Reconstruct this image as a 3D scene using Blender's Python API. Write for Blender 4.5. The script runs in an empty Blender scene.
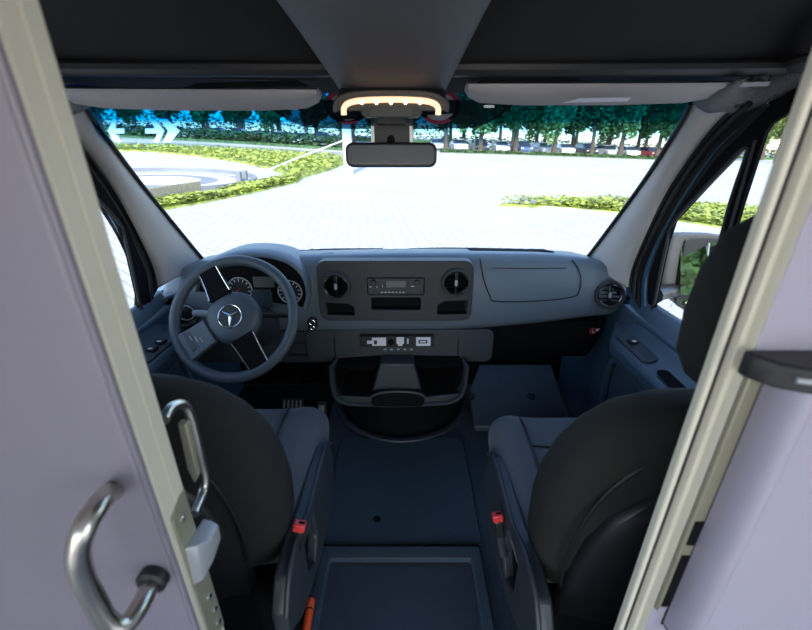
import bpy, bmesh, math, random
from mathutils import Vector, Matrix
random.seed(7)
R = math.radians
SC = bpy.context.scene
COL = SC.collection

# ------------------------------------------------------------ camera
F = 404.0; CX, CY = 406.0, 315.0
PITCH = math.atan2(177, 404); CAM = (0.03, 0.0, 1.25)
cP, sP = math.cos(PITCH), math.sin(PITCH)
cd = bpy.data.cameras.new('camera'); cam = bpy.data.objects.new('camera', cd); COL.objects.link(cam)
cd.sensor_fit = 'HORIZONTAL'; cd.sensor_width = 36.0; cd.lens = F / 812 * 36.0
cd.clip_start = 0.02; cd.clip_end = 2000
cam.location = CAM; cam.rotation_euler = (math.pi / 2 - PITCH, 0, 0)
cd.dof.use_dof = True; cd.dof.focus_distance = 1.5; cd.dof.aperture_fstop = 4.0
SC.camera = cam

# ------------------------------------------------------------ light
w = bpy.data.worlds.new('sky'); SC.world = w; w.use_nodes = True
wn = w.node_tree; wn.nodes.clear()
sky = wn.nodes.new('ShaderNodeTexSky'); sky.sky_type = 'NISHITA'; sky.sun_disc = False
sky.sun_elevation = R(42); sky.sun_rotation = R(180); sky.air_density = 1.0; sky.dust_density = 0.6; sky.ozone_density = 1.6
bg = wn.nodes.new('ShaderNodeBackground'); bg.inputs['Strength'].default_value = 0.45
wo = wn.nodes.new('ShaderNodeOutputWorld')
wn.links.new(sky.outputs[0], bg.inputs[0]); wn.links.new(bg.outputs[0], wo.inputs[0])
sl = bpy.data.lights.new('sun', 'SUN'); sl.energy = 4.4; sl.angle = R(0.6); sl.color = (1.0, 0.95, 0.86)
so = bpy.data.objects.new('sun', sl); COL.objects.link(so)
so.location = (0, -20, 20); so.rotation_euler = (R(90 - 42), 0, R(-4))   # from behind the van
def area(name, loc, rot, sx, sy, power, color):
    l = bpy.data.lights.new(name, 'AREA'); l.shape = 'RECTANGLE'; l.size = sx; l.size_y = sy; l.energy = power; l.color = color
    o = bpy.data.objects.new(name, l); COL.objects.link(o); o.location = loc; o.rotation_euler = rot
    return o
lo_ = area('left_fill_light', (-0.93, -1.25, 0.8), (0, 0, 0), 0.9, 1.2, 4.6, (0.97, 0.95, 1.0))  # added fill light from the left, no known doorway there
lo_.rotation_euler = Vector((0.85, 0.75, 0.05)).to_track_quat('-Z', 'Y').to_euler()
area('side_doorway_daylight', (0.93, -0.85, 1.1), (0, R(90), 0), 0.8, 1.2, 4.2, (1.0, 0.96, 0.86))
SC.view_settings.view_transform = 'Standard'; SC.view_settings.look = 'None'
SC.view_settings.gamma = 1.0; SC.view_settings.use_curve_mapping = False
SC.view_settings.exposure = 0.45

# ------------------------------------------------------------ pixel rays (photo frame) to points in the place
def ray(px, py):
    u = (px - CX) / F; v = (CY - py) / F
    return (u, cP + v * sP, -sP + v * cP)
def at(px, py, Y):
    d = ray(px, py); t = (Y - CAM[1]) / d[1]
    return Vector((CAM[0] + d[0] * t, Y, CAM[2] + d[2] * t))
def az(px, py, Z):
    d = ray(px, py); t = (Z - CAM[2]) / d[2]
    return Vector((CAM[0] + d[0] * t, CAM[1] + d[1] * t, Z))
def ax(px, py, X):
    d = ray(px, py); t = (X - CAM[0]) / d[0]
    return Vector((X, CAM[1] + d[1] * t, CAM[2] + d[2] * t))
GA, GB, GC = -0.0387, 0.0103, -0.67        # the pavement falls gently to the right
def gz(x, y): return GC + GA * x + GB * y
def atg(px, py, h=0.0):
    d = ray(px, py)
    t = (GC + h + GA * CAM[0] + GB * CAM[1] - CAM[2]) / (d[2] - GA * d[0] - GB * d[1])
    return Vector((CAM[0] + d[0] * t, CAM[1] + d[1] * t, CAM[2] + d[2] * t))

# ------------------------------------------------------------ materials
MATS = {}
def mat(name, col, rough=0.5, metal=0.0, bump=0.0, scale=200.0, var=0.0, spec=0.5, emit=None, sheen=0.0, coat=0.0):
    m = bpy.data.materials.new(name); m.use_nodes = True; nt = m.node_tree
    b = nt.nodes['Principled BSDF']
    b.inputs['Base Color'].default_value = (*col, 1); b.inputs['Roughness'].default_value = rough
    b.inputs['Metallic'].default_value = metal; b.inputs['Specular IOR Level'].default_value = spec
    if sheen: b.inputs['Sheen Weight'].default_value = sheen
    if coat: b.inputs['Coat Weight'].default_value = coat; b.inputs['Coat Roughness'].default_value = 0.1
    if emit: b.inputs['Emission Color'].default_value = (*emit[0], 1); b.inputs['Emission Strength'].default_value = emit[1]
    tc = nt.nodes.new('ShaderNodeTexCoord')
    n = nt.nodes.new('ShaderNodeTexNoise'); n.inputs['Scale'].default_value = scale; n.inputs['Detail'].default_value = 3
    nt.links.new(tc.outputs['Object'], n.inputs['Vector'])
    if bump:
        bp = nt.nodes.new('ShaderNodeBump'); bp.inputs['Strength'].default_value = bump; bp.inputs['Distance'].default_value = 0.002
        nt.links.new(n.outputs['Fac'], bp.inputs['Height']); nt.links.new(bp.outputs[0], b.inputs['Normal'])
    if var:
        r = nt.nodes.new('ShaderNodeValToRGB')
        r.color_ramp.elements[0].position = 0.35; r.color_ramp.elements[1].position = 0.65
        r.color_ramp.elements[0].color = (*[c * (1 - var) for c in col], 1); r.color_ramp.elements[1].color = (*[min(1, c * (1 + var)) for c in col], 1)
        nt.links.new(n.outputs['Fac'], r.inputs[0]); nt.links.new(r.outputs[0], b.inputs['Base Color'])
    MATS[name] = m
    return m
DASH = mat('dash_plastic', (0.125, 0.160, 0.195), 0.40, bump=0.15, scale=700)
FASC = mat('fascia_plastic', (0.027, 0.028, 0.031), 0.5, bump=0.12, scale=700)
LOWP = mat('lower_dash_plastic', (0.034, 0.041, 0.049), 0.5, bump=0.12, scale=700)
BLK = mat('black_plastic', (0.012, 0.012, 0.013), 0.45)
VOID = mat('deep_black_plastic', (0.006, 0.006, 0.007), 0.85, spec=0.1)
GLOSS = mat('gloss_black_plastic', (0.01, 0.01, 0.011), 0.12, coat=0.5)
RUBBER = mat('rubber_seal', (0.015, 0.015, 0.016), 0.6, bump=0.1)
CHROME = mat('chrome', (0.75, 0.76, 0.78), 0.18, 1.0)
SATIN = mat('satin_steel', (0.55, 0.52, 0.46), 0.28, 1.0)
WHITEP = mat('white_plastic', (0.75, 0.73, 0.78), 0.4)
GREYP = mat('grey_symbol_print', (0.35, 0.36, 0.38), 0.5)
REDP = mat('red_button', (0.75, 0.05, 0.05), 0.35, emit=None)
ORANGE = mat('orange_plastic', (0.85, 0.10, 0.02), 0.4)
LCD = mat('grey_screen', (0.10, 0.105, 0.11), 0.2)
LCDB = mat('dark_blue_screen', (0.03, 0.05, 0.065), 0.15)
SEATB = mat('seat_back_cloth', (0.021, 0.0195, 0.0175), 0.9, bump=0.35, scale=900, var=0.12, spec=0.2)
SEATC = mat('seat_cushion_cloth', (0.085, 0.092, 0.10), 0.85, bump=0.4, scale=900, var=0.15, sheen=0.15)
SEATP = mat('seat_base_plastic', (0.038, 0.045, 0.052), 0.45, bump=0.1, scale=700)
LINER = mat('headliner_cloth', (0.020, 0.019, 0.018), 0.9, bump=0.3, scale=900)
SHELF = mat('shelf_lip_plastic', (0.040, 0.038, 0.038), 0.5, bump=0.1, scale=700)
CONS = mat('overhead_console_plastic', (0.066, 0.065, 0.066), 0.6, bump=0.25, scale=900)
VISOR = mat('sun_visor_vinyl', (0.40, 0.37, 0.36), 0.6, bump=0.15, scale=500)
PILL = mat('pillar_trim_plastic', (0.45, 0.42, 0.40), 0.6, bump=0.2, scale=700)
SPECK = mat('speckled_roof_trim', (0.15, 0.145, 0.145), 0.85, bump=0.5, scale=420, var=0.35)
BLUEB = mat('blue_body_paint', (0.045, 0.11, 0.17), 0.3, coat=0.4)
DOORP = mat('door_trim_plastic', (0.055, 0.085, 0.115), 0.42, bump=0.12, scale=700)
LAV_SHADE = mat('shaded_lavender_leaf', (0.17, 0.152, 0.187), 0.42, bump=0.06, scale=300)  # wall lavender darkened, the leaf's weaker light put into its colour
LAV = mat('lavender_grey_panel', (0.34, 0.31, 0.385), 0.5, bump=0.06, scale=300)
CREAM = mat('cream_grey_edge', (0.60, 0.56, 0.45), 0.4, bump=0.05, scale=300)
OLIVE = mat('olive_grey_metal', (0.30, 0.28, 0.20), 0.4, 0.3)
PLY = mat('cargo_floor_ply', (0.42, 0.36, 0.27), 0.6, var=0.15, scale=6)
CARGO = mat('cargo_lining', (0.5, 0.48, 0.47), 0.6)
BUMPER = mat('pale_grey_zinc', (0.40, 0.42, 0.44), 0.35, 0.4)

def matte_floor():
    m = mat('rubber_floor', (0.045, 0.068, 0.090), 0.5, bump=0.5, scale=260, var=0.25)
    return m
FLOORM = matte_floor()
CARPET = mat('dark_tray_mat', (0.034, 0.045, 0.062), 0.55, bump=0.4, scale=300, var=0.15)
LAMP = mat('warm_lamp_diffuser', (1.0, 0.75, 0.5), 0.4, emit=((1.0, 0.56, 0.34), 1.0))

def paving():
    m = bpy.data.materials.new('pale_block_paving'); m.use_nodes = True; nt = m.node_tree; b = nt.nodes['Principled BSDF']
    tc = nt.nodes.new('ShaderNodeTexCoord'); mp = nt.nodes.new('ShaderNodeMapping'); mp.inputs['Rotation'].default_value = (0, 0, R(38))
    br = nt.nodes.new('ShaderNodeTexBrick'); br.inputs['Scale'].default_value = 1.6; br.inputs['Mortar Size'].default_value = 0.02
    br.inputs['Color1'].default_value = (0.50, 0.485, 0.475, 1); br.inputs['Color2'].default_value = (0.56, 0.545, 0.53, 1); br.inputs['Mortar'].default_value = (0.30, 0.29, 0.29, 1)
    n = nt.nodes.new('ShaderNodeTexNoise'); n.inputs['Scale'].default_value = 0.35
    mx = nt.nodes.new('ShaderNodeMixRGB'); mx.blend_type = 'MULTIPLY'; mx.inputs[0].default_value = 0.25
    nt.links.new(tc.outputs['Object'], mp.inputs[0]); nt.links.new(mp.outputs[0], br.inputs['Vector'])
    nt.links.new(tc.outputs['Object'], n.inputs['Vector'])
    nt.links.new(br.outputs['Color'], mx.inputs[1]); nt.links.new(n.outputs['Fac'], mx.inputs[2])
    nt.links.new(mx.outputs[0], b.inputs['Base Color']); b.inputs['Roughness'].default_value = 0.8
    return m
PAVE = paving()
PALE = mat('pale_concrete', (0.62, 0.61, 0.60), 0.8, var=0.05, scale=2)
GREYC = mat('grey_concrete', (0.20, 0.21, 0.23), 0.8, var=0.08, scale=2)
KERB = mat('kerb_stone', (0.42, 0.41, 0.40), 0.8)
LEAFY = mat('yellow_green_leaves', (0.30, 0.36, 0.065), 0.6, var=0.5, scale=2.5)
LEAFD = mat('dark_green_hedge_leaves', (0.07, 0.13, 0.04), 0.6, var=0.4, scale=2.5)
LEAFT = mat('tree_leaves', (0.12, 0.20, 0.05), 0.6, var=0.45, scale=1.2)
LEAFT2 = mat('tree_leaves_pale', (0.20, 0.27, 0.07), 0.6, var=0.4, scale=1.2)
BARK = mat('tree_bark', (0.10, 0.075, 0.055), 0.9, bump=0.5, scale=20)
SOIL = mat('planting_soil', (0.10, 0.075, 0.05), 0.9)
PWHITE = mat('white_paint', (0.8, 0.8, 0.8), 0.4)
TIMBER = mat('weathered_slats', (0.32, 0.29, 0.22), 0.8)
TYRE = mat('tyre_rubber', (0.02, 0.02, 0.02), 0.8)
CGLASS = mat('car_window_glass', (0.02, 0.03, 0.04), 0.08)
MIRROR = mat('mirror_glass', (0.85, 0.87, 0.88), 0.02, 1.0)
MIRDARK = mat('dimming_mirror_glass', (0.20, 0.195, 0.18), 0.04, 1.0)

def glass(name, band):
    m = bpy.data.materials.new(name); m.use_nodes = True; nt = m.node_tree; nt.nodes.clear()
    out = nt.nodes.new('ShaderNodeOutputMaterial'); tr = nt.nodes.new('ShaderNodeBsdfTransparent'); gl = nt.nodes.new('ShaderNodeBsdfGlossy')
    gl.inputs['Roughness'].default_value = 0.01
    lw = nt.nodes.new('ShaderNodeLayerWeight'); lw.inputs['Blend'].default_value = 0.12
    ml = nt.nodes.new('ShaderNodeMath'); ml.operation = 'MULTIPLY'; ml.inputs[1].default_value = 0.35
    nt.links.new(lw.outputs['Fresnel'], ml.inputs[0])
    mx = nt.nodes.new('ShaderNodeMixShader'); nt.links.new(ml.outputs[0], mx.inputs[0])
    nt.links.new(tr.outputs[0], mx.inputs[1]); nt.links.new(gl.outputs[0], mx.inputs[2]); nt.links.new(mx.outputs[0], out.inputs[0])
    if band:
        geo = nt.nodes.new('ShaderNodeNewGeometry'); sp = nt.nodes.new('ShaderNodeSeparateXYZ'); nt.links.new(geo.outputs['Position'], sp.inputs[0])
        mr = nt.nodes.new('ShaderNodeMapRange'); mr.inputs[1].default_value = band[0]; mr.inputs[2].default_value = band[1]
        nt.links.new(sp.outputs['Z'], mr.inputs[0])
        rp = nt.nodes.new('ShaderNodeValToRGB'); e = rp.color_ramp.elements
        e[0].color = (0.97, 0.99, 0.98, 1); e[1].position = 1.0; e[1].color = (0.0, 0.10, 0.32, 1)
        e2 = rp.color_ramp.elements.new(0.4); e2.color = (0.28, 0.60, 0.84, 1)
        e3 = rp.color_ramp.elements.new(0.65); e3.color = (0.0, 0.17, 0.46, 1)
        nt.links.new(mr.outputs[0], rp.inputs[0]); nt.links.new(rp.outputs[0], tr.inputs['Color'])
    else: tr.inputs['Color'].default_value = (0.93, 0.96, 0.94, 1)
    return m
WSG = glass('windscreen_glass', (1.215, 1.335))
SIDEG = glass('side_window_glass', None)
def frit():
    m = bpy.data.materials.new('dotted_black_screen_print'); m.use_nodes = True; nt = m.node_tree; nt.nodes.clear()
    out = nt.nodes.new('ShaderNodeOutputMaterial'); tr = nt.nodes.new('ShaderNodeBsdfTransparent'); tr.inputs['Color'].default_value = (0.30, 0.55, 0.62, 1)
    df = nt.nodes.new('ShaderNodeBsdfDiffuse'); df.inputs['Color'].default_value = (0.008, 0.012, 0.016, 1)
    mx = nt.nodes.new('ShaderNodeMixShader'); mx.inputs[0].default_value = 0.82
    nt.links.new(tr.outputs[0], mx.inputs[1]); nt.links.new(df.outputs[0], mx.inputs[2]); nt.links.new(mx.outputs[0], out.inputs[0])
    return m
FRIT = frit()

# ------------------------------------------------------------ object helpers
ORG = {}
def tag(o, label, cat, group=None, kind=None):
    if label: o['label'] = label
    if cat: o['category'] = cat
    if group: o['group'] = group
    if kind: o['kind'] = kind
    return o
def thing(name, label, cat, loc=(0, 0, 0), group=None, kind=None):
    o = bpy.data.objects.new(name, None); COL.objects.link(o); o.location = loc; o.empty_display_size = 0.05
    ORG[o] = Vector(loc)
    return tag(o, label, cat, group, kind)
def obj(name, bm, m, parent=None, smooth=40, bevel=0.0, bseg=2, subs=0, label=None, solid=0.0):
    bmesh.ops.recalc_face_normals(bm, faces=bm.faces)
    if parent is not None: o0 = ORG[parent]
    else:
        xs = [v.co.x for v in bm.verts]; ys = [v.co.y for v in bm.verts]; zs = [v.co.z for v in bm.verts]
        o0 = Vector(((min(xs) + max(xs)) / 2, (min(ys) + max(ys)) / 2, min(zs)))
    for v in bm.verts: v.co -= o0
    me = bpy.data.meshes.new(name); bm.to_mesh(me); bm.free()
    me.materials.append(m)
    o = bpy.data.objects.new(name, me); COL.objects.link(o)
    if parent is not None:
        pass
    ORG[o] = o0
    if parent is not None: o.parent = parent
    else: o.location = o0
    if bevel:
        md = o.modifiers.new('Bevel', 'BEVEL'); md.width = bevel; md.segments = bseg; md.limit_method = 'ANGLE'; md.angle_limit = R(35)
    if solid:
        md = o.modifiers.new('Solid', 'SOLIDIFY'); md.thickness = solid; md.offset = 0
    if subs:
        md = o.modifiers.new('Sub', 'SUBSURF'); md.levels = subs; md.render_levels = subs
    if smooth:
        for p in me.polygons: p.use_smooth = True
        try: me.set_sharp_from_angle(angle=R(smooth if not subs else 180))
        except Exception: pass
    if label: o['label'] = label
    return o
def B(): return bmesh.new()
def box(bm, c, s, rot=None):
    m = Matrix.Translation(Vector(c))
    if rot is not None: m = m @ rot.to_4x4()
    m = m @ Matrix.Diagonal((s[0], s[1], s[2], 1))
    bmesh.ops.create_cube(bm, size=1.0, matrix=m); return bm
def bb(bm, x0, x1, y0, y1, z0, z1):
    return box(bm, ((x0 + x1) / 2, (y0 + y1) / 2, (z0 + z1) / 2), (abs(x1 - x0), abs(y1 - y0), abs(z1 - z0)))
def loft(bm, rings, cap0=True, cap1=True, closed=True):
    vs = [[bm.verts.new(p) for p in r] for r in rings]
    n = len(vs[0])
    for a, b in zip(vs, vs[1:]):
        for i in range(n if closed else n - 1):
            j = (i + 1) % n
            bm.faces.new((a[i], a[j], b[j], b[i]))
    if cap0: bm.faces.new(vs[0])
    if cap1: bm.faces.new(vs[-1])
    return bm
def prism(bm, pts, vec):
    vec = Vector(vec); pts = [Vector(p) for p in pts]
    return loft(bm, [pts, [p + vec for p in pts]])
def tube(bm, pts, r, n=12, closed=False, flat=1.0, up=None):
    pts = [Vector(p) for p in pts]; k = len(pts); rings = []
    prev = None
    for i, p in enumerate(pts):
        a = pts[(i - 1) % k] if (closed or i > 0) else p
        b = pts[(i + 1) % k] if (closed or i < k - 1) else p
        t = (b - a).normalized()
        if prev is None:
            u = Vector(up) if up else (Vector((0, 0, 1)) if abs(t.z) < 0.9 else Vector((1, 0, 0)))
        else: u = prev
        u = (u - t * u.dot(t)).normalized(); v = t.cross(u); prev = u
        rr = r[i] if isinstance(r, (list, tuple)) else r
        rings.append([p + u * (math.cos(q) * rr) + v * (math.sin(q) * rr * flat) for q in [2 * math.pi * j / n for j in range(n)]])
    if closed:
        loft(bm, rings + [rings[0]], False, False); bmesh.ops.remove_doubles(bm, verts=bm.verts, dist=1e-6)
    else: loft(bm, rings)
    return bm
def smooth_path(pts, k=6, closed=False):
    pts = [Vector(p) for p in pts]; n = len(pts); out = []
    rng = n if closed else n - 1
    for i in range(rng):
        p0 = pts[(i - 1) % n] if (closed or i > 0) else pts[0]; p1 = pts[i]; p2 = pts[(i + 1) % n]
        p3 = pts[(i + 2) % n] if (closed or i + 2 < n) else pts[-1]
        for j in range(k):
            t = j / k
            out.append(0.5 * ((2 * p1) + (p2 - p0) * t + (2 * p0 - 5 * p1 + 4 * p2 - p3) * t * t + (3 * p1 - p0 - 3 * p2 + p3) * t ** 3))
    if not closed: out.append(pts[-1])
    return out
def lathe(bm, c, axis, prof, n=32, cap=True):
    axis = Vector(axis).normalized(); u = axis.orthogonal().normalized(); v = axis.cross(u); c = Vector(c)
    loft(bm, [[c + axis * h + u * (math.cos(q) * r) + v * (math.sin(q) * r) for q in [2 * math.pi * j / n for j in range(n)]] for r, h in prof], cap, cap)
    return bm
def ring(bm, c, axis, Rr, r, n=40, m=10, flat=1.0):
    axis = Vector(axis).normalized(); u = axis.orthogonal().normalized(); v = axis.cross(u); c = Vector(c)
    rings = []
    for i in range(n + 1):
        q = 2 * math.pi * i / n; d = u * math.cos(q) + v * math.sin(q)
        rings.append([c + d * (Rr + r * math.cos(s)) + axis * (r * flat * math.sin(s)) for s in [2 * math.pi * j / m for j in range(m)]])
    loft(bm, rings, False, False); bmesh.ops.remove_doubles(bm, verts=bm.verts, dist=1e-6)
    return bm
def rrect(x0, x1, z0, z1, r, k=6):
    pts = []
    for (cx, cz, a) in ((x1 - r, z1 - r, 0), (x0 + r, z1 - r, 90), (x0 + r, z0 + r, 180), (x1 - r, z0 + r, 270)):
        for i in range(k + 1):
            q = R(a + 90 * i / k); pts.append((cx + r * math.cos(q), cz + r * math.sin(q)))
    return pts
def plate(bm, outer, holes, to3, vec):
    """a flat plate with real openings: outlines in 2-D, mapped by to3, extruded by vec"""
    edges = []
    for loop in [outer] + holes:
        vs = [bm.verts.new(to3(p)) for p in loop]
        edges += [bm.edges.new((vs[i], vs[(i + 1) % len(vs)])) for i in range(len(vs))]
    g = bmesh.ops.triangle_fill(bm, use_beauty=True, use_dissolve=False, edges=edges)
    fs = [f for f in g['geom'] if isinstance(f, bmesh.types.BMFace)]
    ex = bmesh.ops.extrude_face_region(bm, geom=fs)
    bmesh.ops.translate(bm, vec=Vector(vec), verts=[v for v in ex['geom'] if isinstance(v, bmesh.types.BMVert)])
    return bm
def rpx(px0, py0, px1, py1, y):
    a = at(px0, (py0 + py1) / 2, y); b = at(px1, (py0 + py1) / 2, y); c = at((px0 + px1) / 2, py0, y); d = at((px0 + px1) / 2, py1, y)
    return a.x, b.x, d.z, c.z
def panel(bm, px0, py0, px1, py1, y, depth, r):
    x0, x1, z0, z1 = rpx(px0, py0, px1, py1, y)
    prism(bm, [(p[0], y, p[1]) for p in rrect(x0, x1, z0, z1, min(r, (x1 - x0) / 2.01, (z1 - z0) / 2.01))], (0, depth, 0)); return bm
def sell(cx, cy, a, b, e=0.5, n=36):
    """super-ellipse in the horizontal plane"""
    out = []
    for j in range(n):
        q = 2 * math.pi * j / n; c, s = math.cos(q), math.sin(q)
        out.append((cx + a * math.copysign(abs(c) ** e, c), cy + b * math.copysign(abs(s) ** e, s)))
    return out
def mirx(pts): return [Vector((-p[0], p[1], p[2])) for p in pts]
def struct(o): o['kind'] = 'structure'; return o

# ============================================================ PAVEMENT AND VAN SHELL
bm = B()
vs = [bm.verts.new((x, y, gz(x, y))) for x, y in ((-160, -40), (160, -40), (160, 220), (-160, 220))]; bm.faces.new(vs)
struct(obj('ground', bm, PAVE, smooth=0))

# cab floor and firewall
bm = B(); bb(bm, -0.86, 0.86, -3.0, 1.9, -0.06, 0.0); struct(obj('floor', bm, FLOORM))
bm = B(); bb(bm, -0.88, 0.88, 1.9, 1.94, -0.06, 0.70); struct(obj('wall_front', bm, VOID))
# cargo bay behind the viewer
bm = B(); bb(bm, -0.95, -0.90, -3.0, -1.9, -0.06, 1.9); bb(bm, -0.95, -0.90, -0.6, 0.40, -0.06, 1.9); bb(bm, -0.95, -0.90, -1.9, -0.6, 1.55, 1.9); struct(obj('wall_left', bm, CARGO))  # opening in the left wall added to go with the fill light
bm = B(); bb(bm, 0.90, 0.95, -3.0, -1.75, -0.06, 1.9); bb(bm, 0.90, 0.95, -0.15, 0.40, -0.06, 1.9); bb(bm, 0.90, 0.95, -1.75, -0.15, 1.55, 1.9)
struct(obj('wall_right', bm, CARGO))
bm = B(); bb(bm, -0.95, 0.95, -3.0, 0.40, 1.9, 1.94); bb(bm, -0.95, 0.95, 0.36, 0.40, 1.56, 1.9); struct(obj('ceiling', bm, CARGO))
# cab roof with a raised hollow behind the front shelf lip
bm = B()
prof = [(0.36, 1.52), (0.80, 1.50), (0.93, 1.445), (0.985, 1.392), (1.02, 1.388), (1.10, 1.385), (1.16, 1.36), (1.22, 1.36), (1.22, 1.62), (0.36, 1.72)]
loft(bm, [[(x, y, z) for y, z in prof] for x in (-0.9, 0.9)])
struct(obj('ceiling_cab', bm, LINER))
# lip of the shelf
bm = B()
pl = [(-0.78, 0.955), (-0.70, 0.985), (0.70, 0.985), (0.80, 0.90), (0.84, 0.70), (0.85, 0.40)]
pts = [(x, y, 1.385) for x, y in [(-0.85, 0.40), (-0.84, 0.70), (-0.80, 0.90), (-0.70, 0.985), (0.70, 0.985), (0.80, 0.90), (0.84, 0.70), (0.85, 0.40)]]
tube(bm, smooth_path(pts, 5), 0.016, 10, flat=1.5)
struct(obj('trim_1', bm, SHELF))
bm = B(); prism(bm, [(-0.80, 0.99, 1.378), (0.80, 0.99, 1.378), (0.80, 1.14, 1.352), (-0.80, 1.14, 1.352)], (0, 0.004, 0.012)); struct(obj('trim_2', bm, LINER))
# windscreen
bot = [(-0.92, 1.53, 0.795), (-0.40, 1.72, 0.795), (0, 1.76, 0.795), (0.40, 1.72, 0.795), (0.87, 1.55, 0.795)]
top = [(-0.88, 1.03, 1.362), (-0.36, 1.17, 1.368), (0, 1.19, 1.37), (0.36, 1.17, 1.368), (0.83, 1.06, 1.362)]
bm = B(); loft(bm, [smooth_path(bot, 6), smooth_path(top, 6)], False, False, closed=False)
ws = struct(obj('window_1', bm, WSG, smooth=60))
def wsy(x, z):
    t = (z - 0.795) / 0.573
    yb = 1.76 - 0.277 * x * x; yt = 1.19 - 0.184 * x * x
    return yb + (yt - yb) * t
def onws(px, py, off=0.012):
    y = 1.3
    for _ in range(12):
        p = at(px, py, y); y = 0.5 * y + 0.5 * (wsy(p.x, p.z) - off)
    return at(px, py, y)

# ------------------------------------------------------------ pillars and door surrounds, both sides
Lw = [(584, 262, 1.52), (592, 254, 1.50), (640, 190, 1.33), (672, 142, 1.19), (688, 116, 1.12), (694, 103, 1.09)]
L0 = [at(*p) for p in Lw]
L1 = [ax(p[0], p[1], p[2]) for p in [(628, 288, .80), (634, 262, .80), (664, 196, .80), (694, 150, .80), (716, 122, .79), (735, 104, .78)]]
L2 = [ax(p[0], p[1], p[2]) for p in [(640, 310, .835), (642, 272, .835), (664, 225, .835), (704, 162, .835), (738, 127, .835), (765, 103, .835)]]
L3 = [ax(p[0], p[1], p[2]) for p in [(651, 312, .85), (652, 276, .85), (672, 226, .85), (712, 168, .85), (745, 133, .85), (772, 106, .85)]]
def band(a, b, k=5, inflate=0.0):
    A, Bq = smooth_path(a, k), smooth_path(b, k); rings = []
    for p, q in zip(A, Bq):
        row = []
        for i in range(7):
            t = i / 6; r = p.lerp(q, t)
            r = r + (Vector(CAM) - r).normalized() * (inflate * math.sin(math.pi * t)); row.append(r)
        rings.append(row)
    return rings
tn = 3; wn_ = 2; dn = 2
for side, f in (('right', lambda r: r), ('left', lambda r: [[v + Vector((-0.030, 0, 0)) for v in mirx(k)] for k in r])):
    bm = B(); loft(bm, f(band(L0, L1, inflate=0.022)), False, False, closed=False); struct(obj('trim_%d' % tn, bm, PILL, solid=0.004, smooth=70)); tn += 1
    bm = B(); loft(bm, f(band(L1, L2, inflate=-0.012)), False, False, closed=False); struct(obj('trim_%d' % tn, bm, RUBBER, solid=0.004, smooth=70)); tn += 1
    mid = [p.lerp(q, 0.5) for p, q in zip(L1, L2)]; mid = [p + (Vector(CAM) - p).normalized() * 0.0 for p in mid]
    bm = B(); q = smooth_path(mid, 5); q = f([q])[0]; tube(bm, q, 0.007, 8); struct(obj('trim_%d' % tn, bm, RUBBER)); tn += 1
    blue = [p.lerp(q, 0.15) for p, q in zip(L2, L3)]; b2 = [p.lerp(q, 0.85) for p, q in zip(L2, L3)]
    bm = B(); loft(bm, f(band(L2, L3, inflate=0.0)), False, False, closed=False); struct(obj('trim_%d' % tn, bm, RUBBER, solid=0.004, smooth=70)); tn += 1
    bm = B(); loft(bm, f(band([p.lerp(q_, .12) for p, q_ in zip(L2, L3)][:5], [p.lerp(q_, t_) for p, q_, t_ in zip(L2, L3, (.8, .75, .6, .4, .15))], inflate=0.008)), False, False, closed=False); struct(obj('trim_%d' % tn, bm, BLUEB, solid=0.002, smooth=70)); tn += 1
    # black edge of the windscreen
    bm = B(); tube(bm, f([smooth_path([p + Vector((-0.006, 0.004, 0)) for p in L0], 6)])[0], 0.006, 8); struct(obj('trim_%d' % tn, bm, BLK)); tn += 1

# roof side trim (speckled)
for sgn in (1, -1):
    bm = B()
    a = [at(693, 103, 1.09), ax(706, 111, .74), ax(722, 115, .79), ax(745, 111, .82), ax(790, 92, .85), ax(860, 60, .86)]
    b = [at(700, 97, 1.075), at(720, 88, 1.0), at(740, 80, 0.96), ax(760, 72, .80), ax(800, 57, .82), ax(870, 28, .83)]
    rows = band(a, b, 5, 0.012)
    if sgn < 0: rows = [mirx(r) for r in rows]
    loft(bm, rows, False, False, closed=False); struct(obj('trim_%d' % tn, bm, SPECK, solid=0.006, smooth=70)); tn += 1

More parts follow.
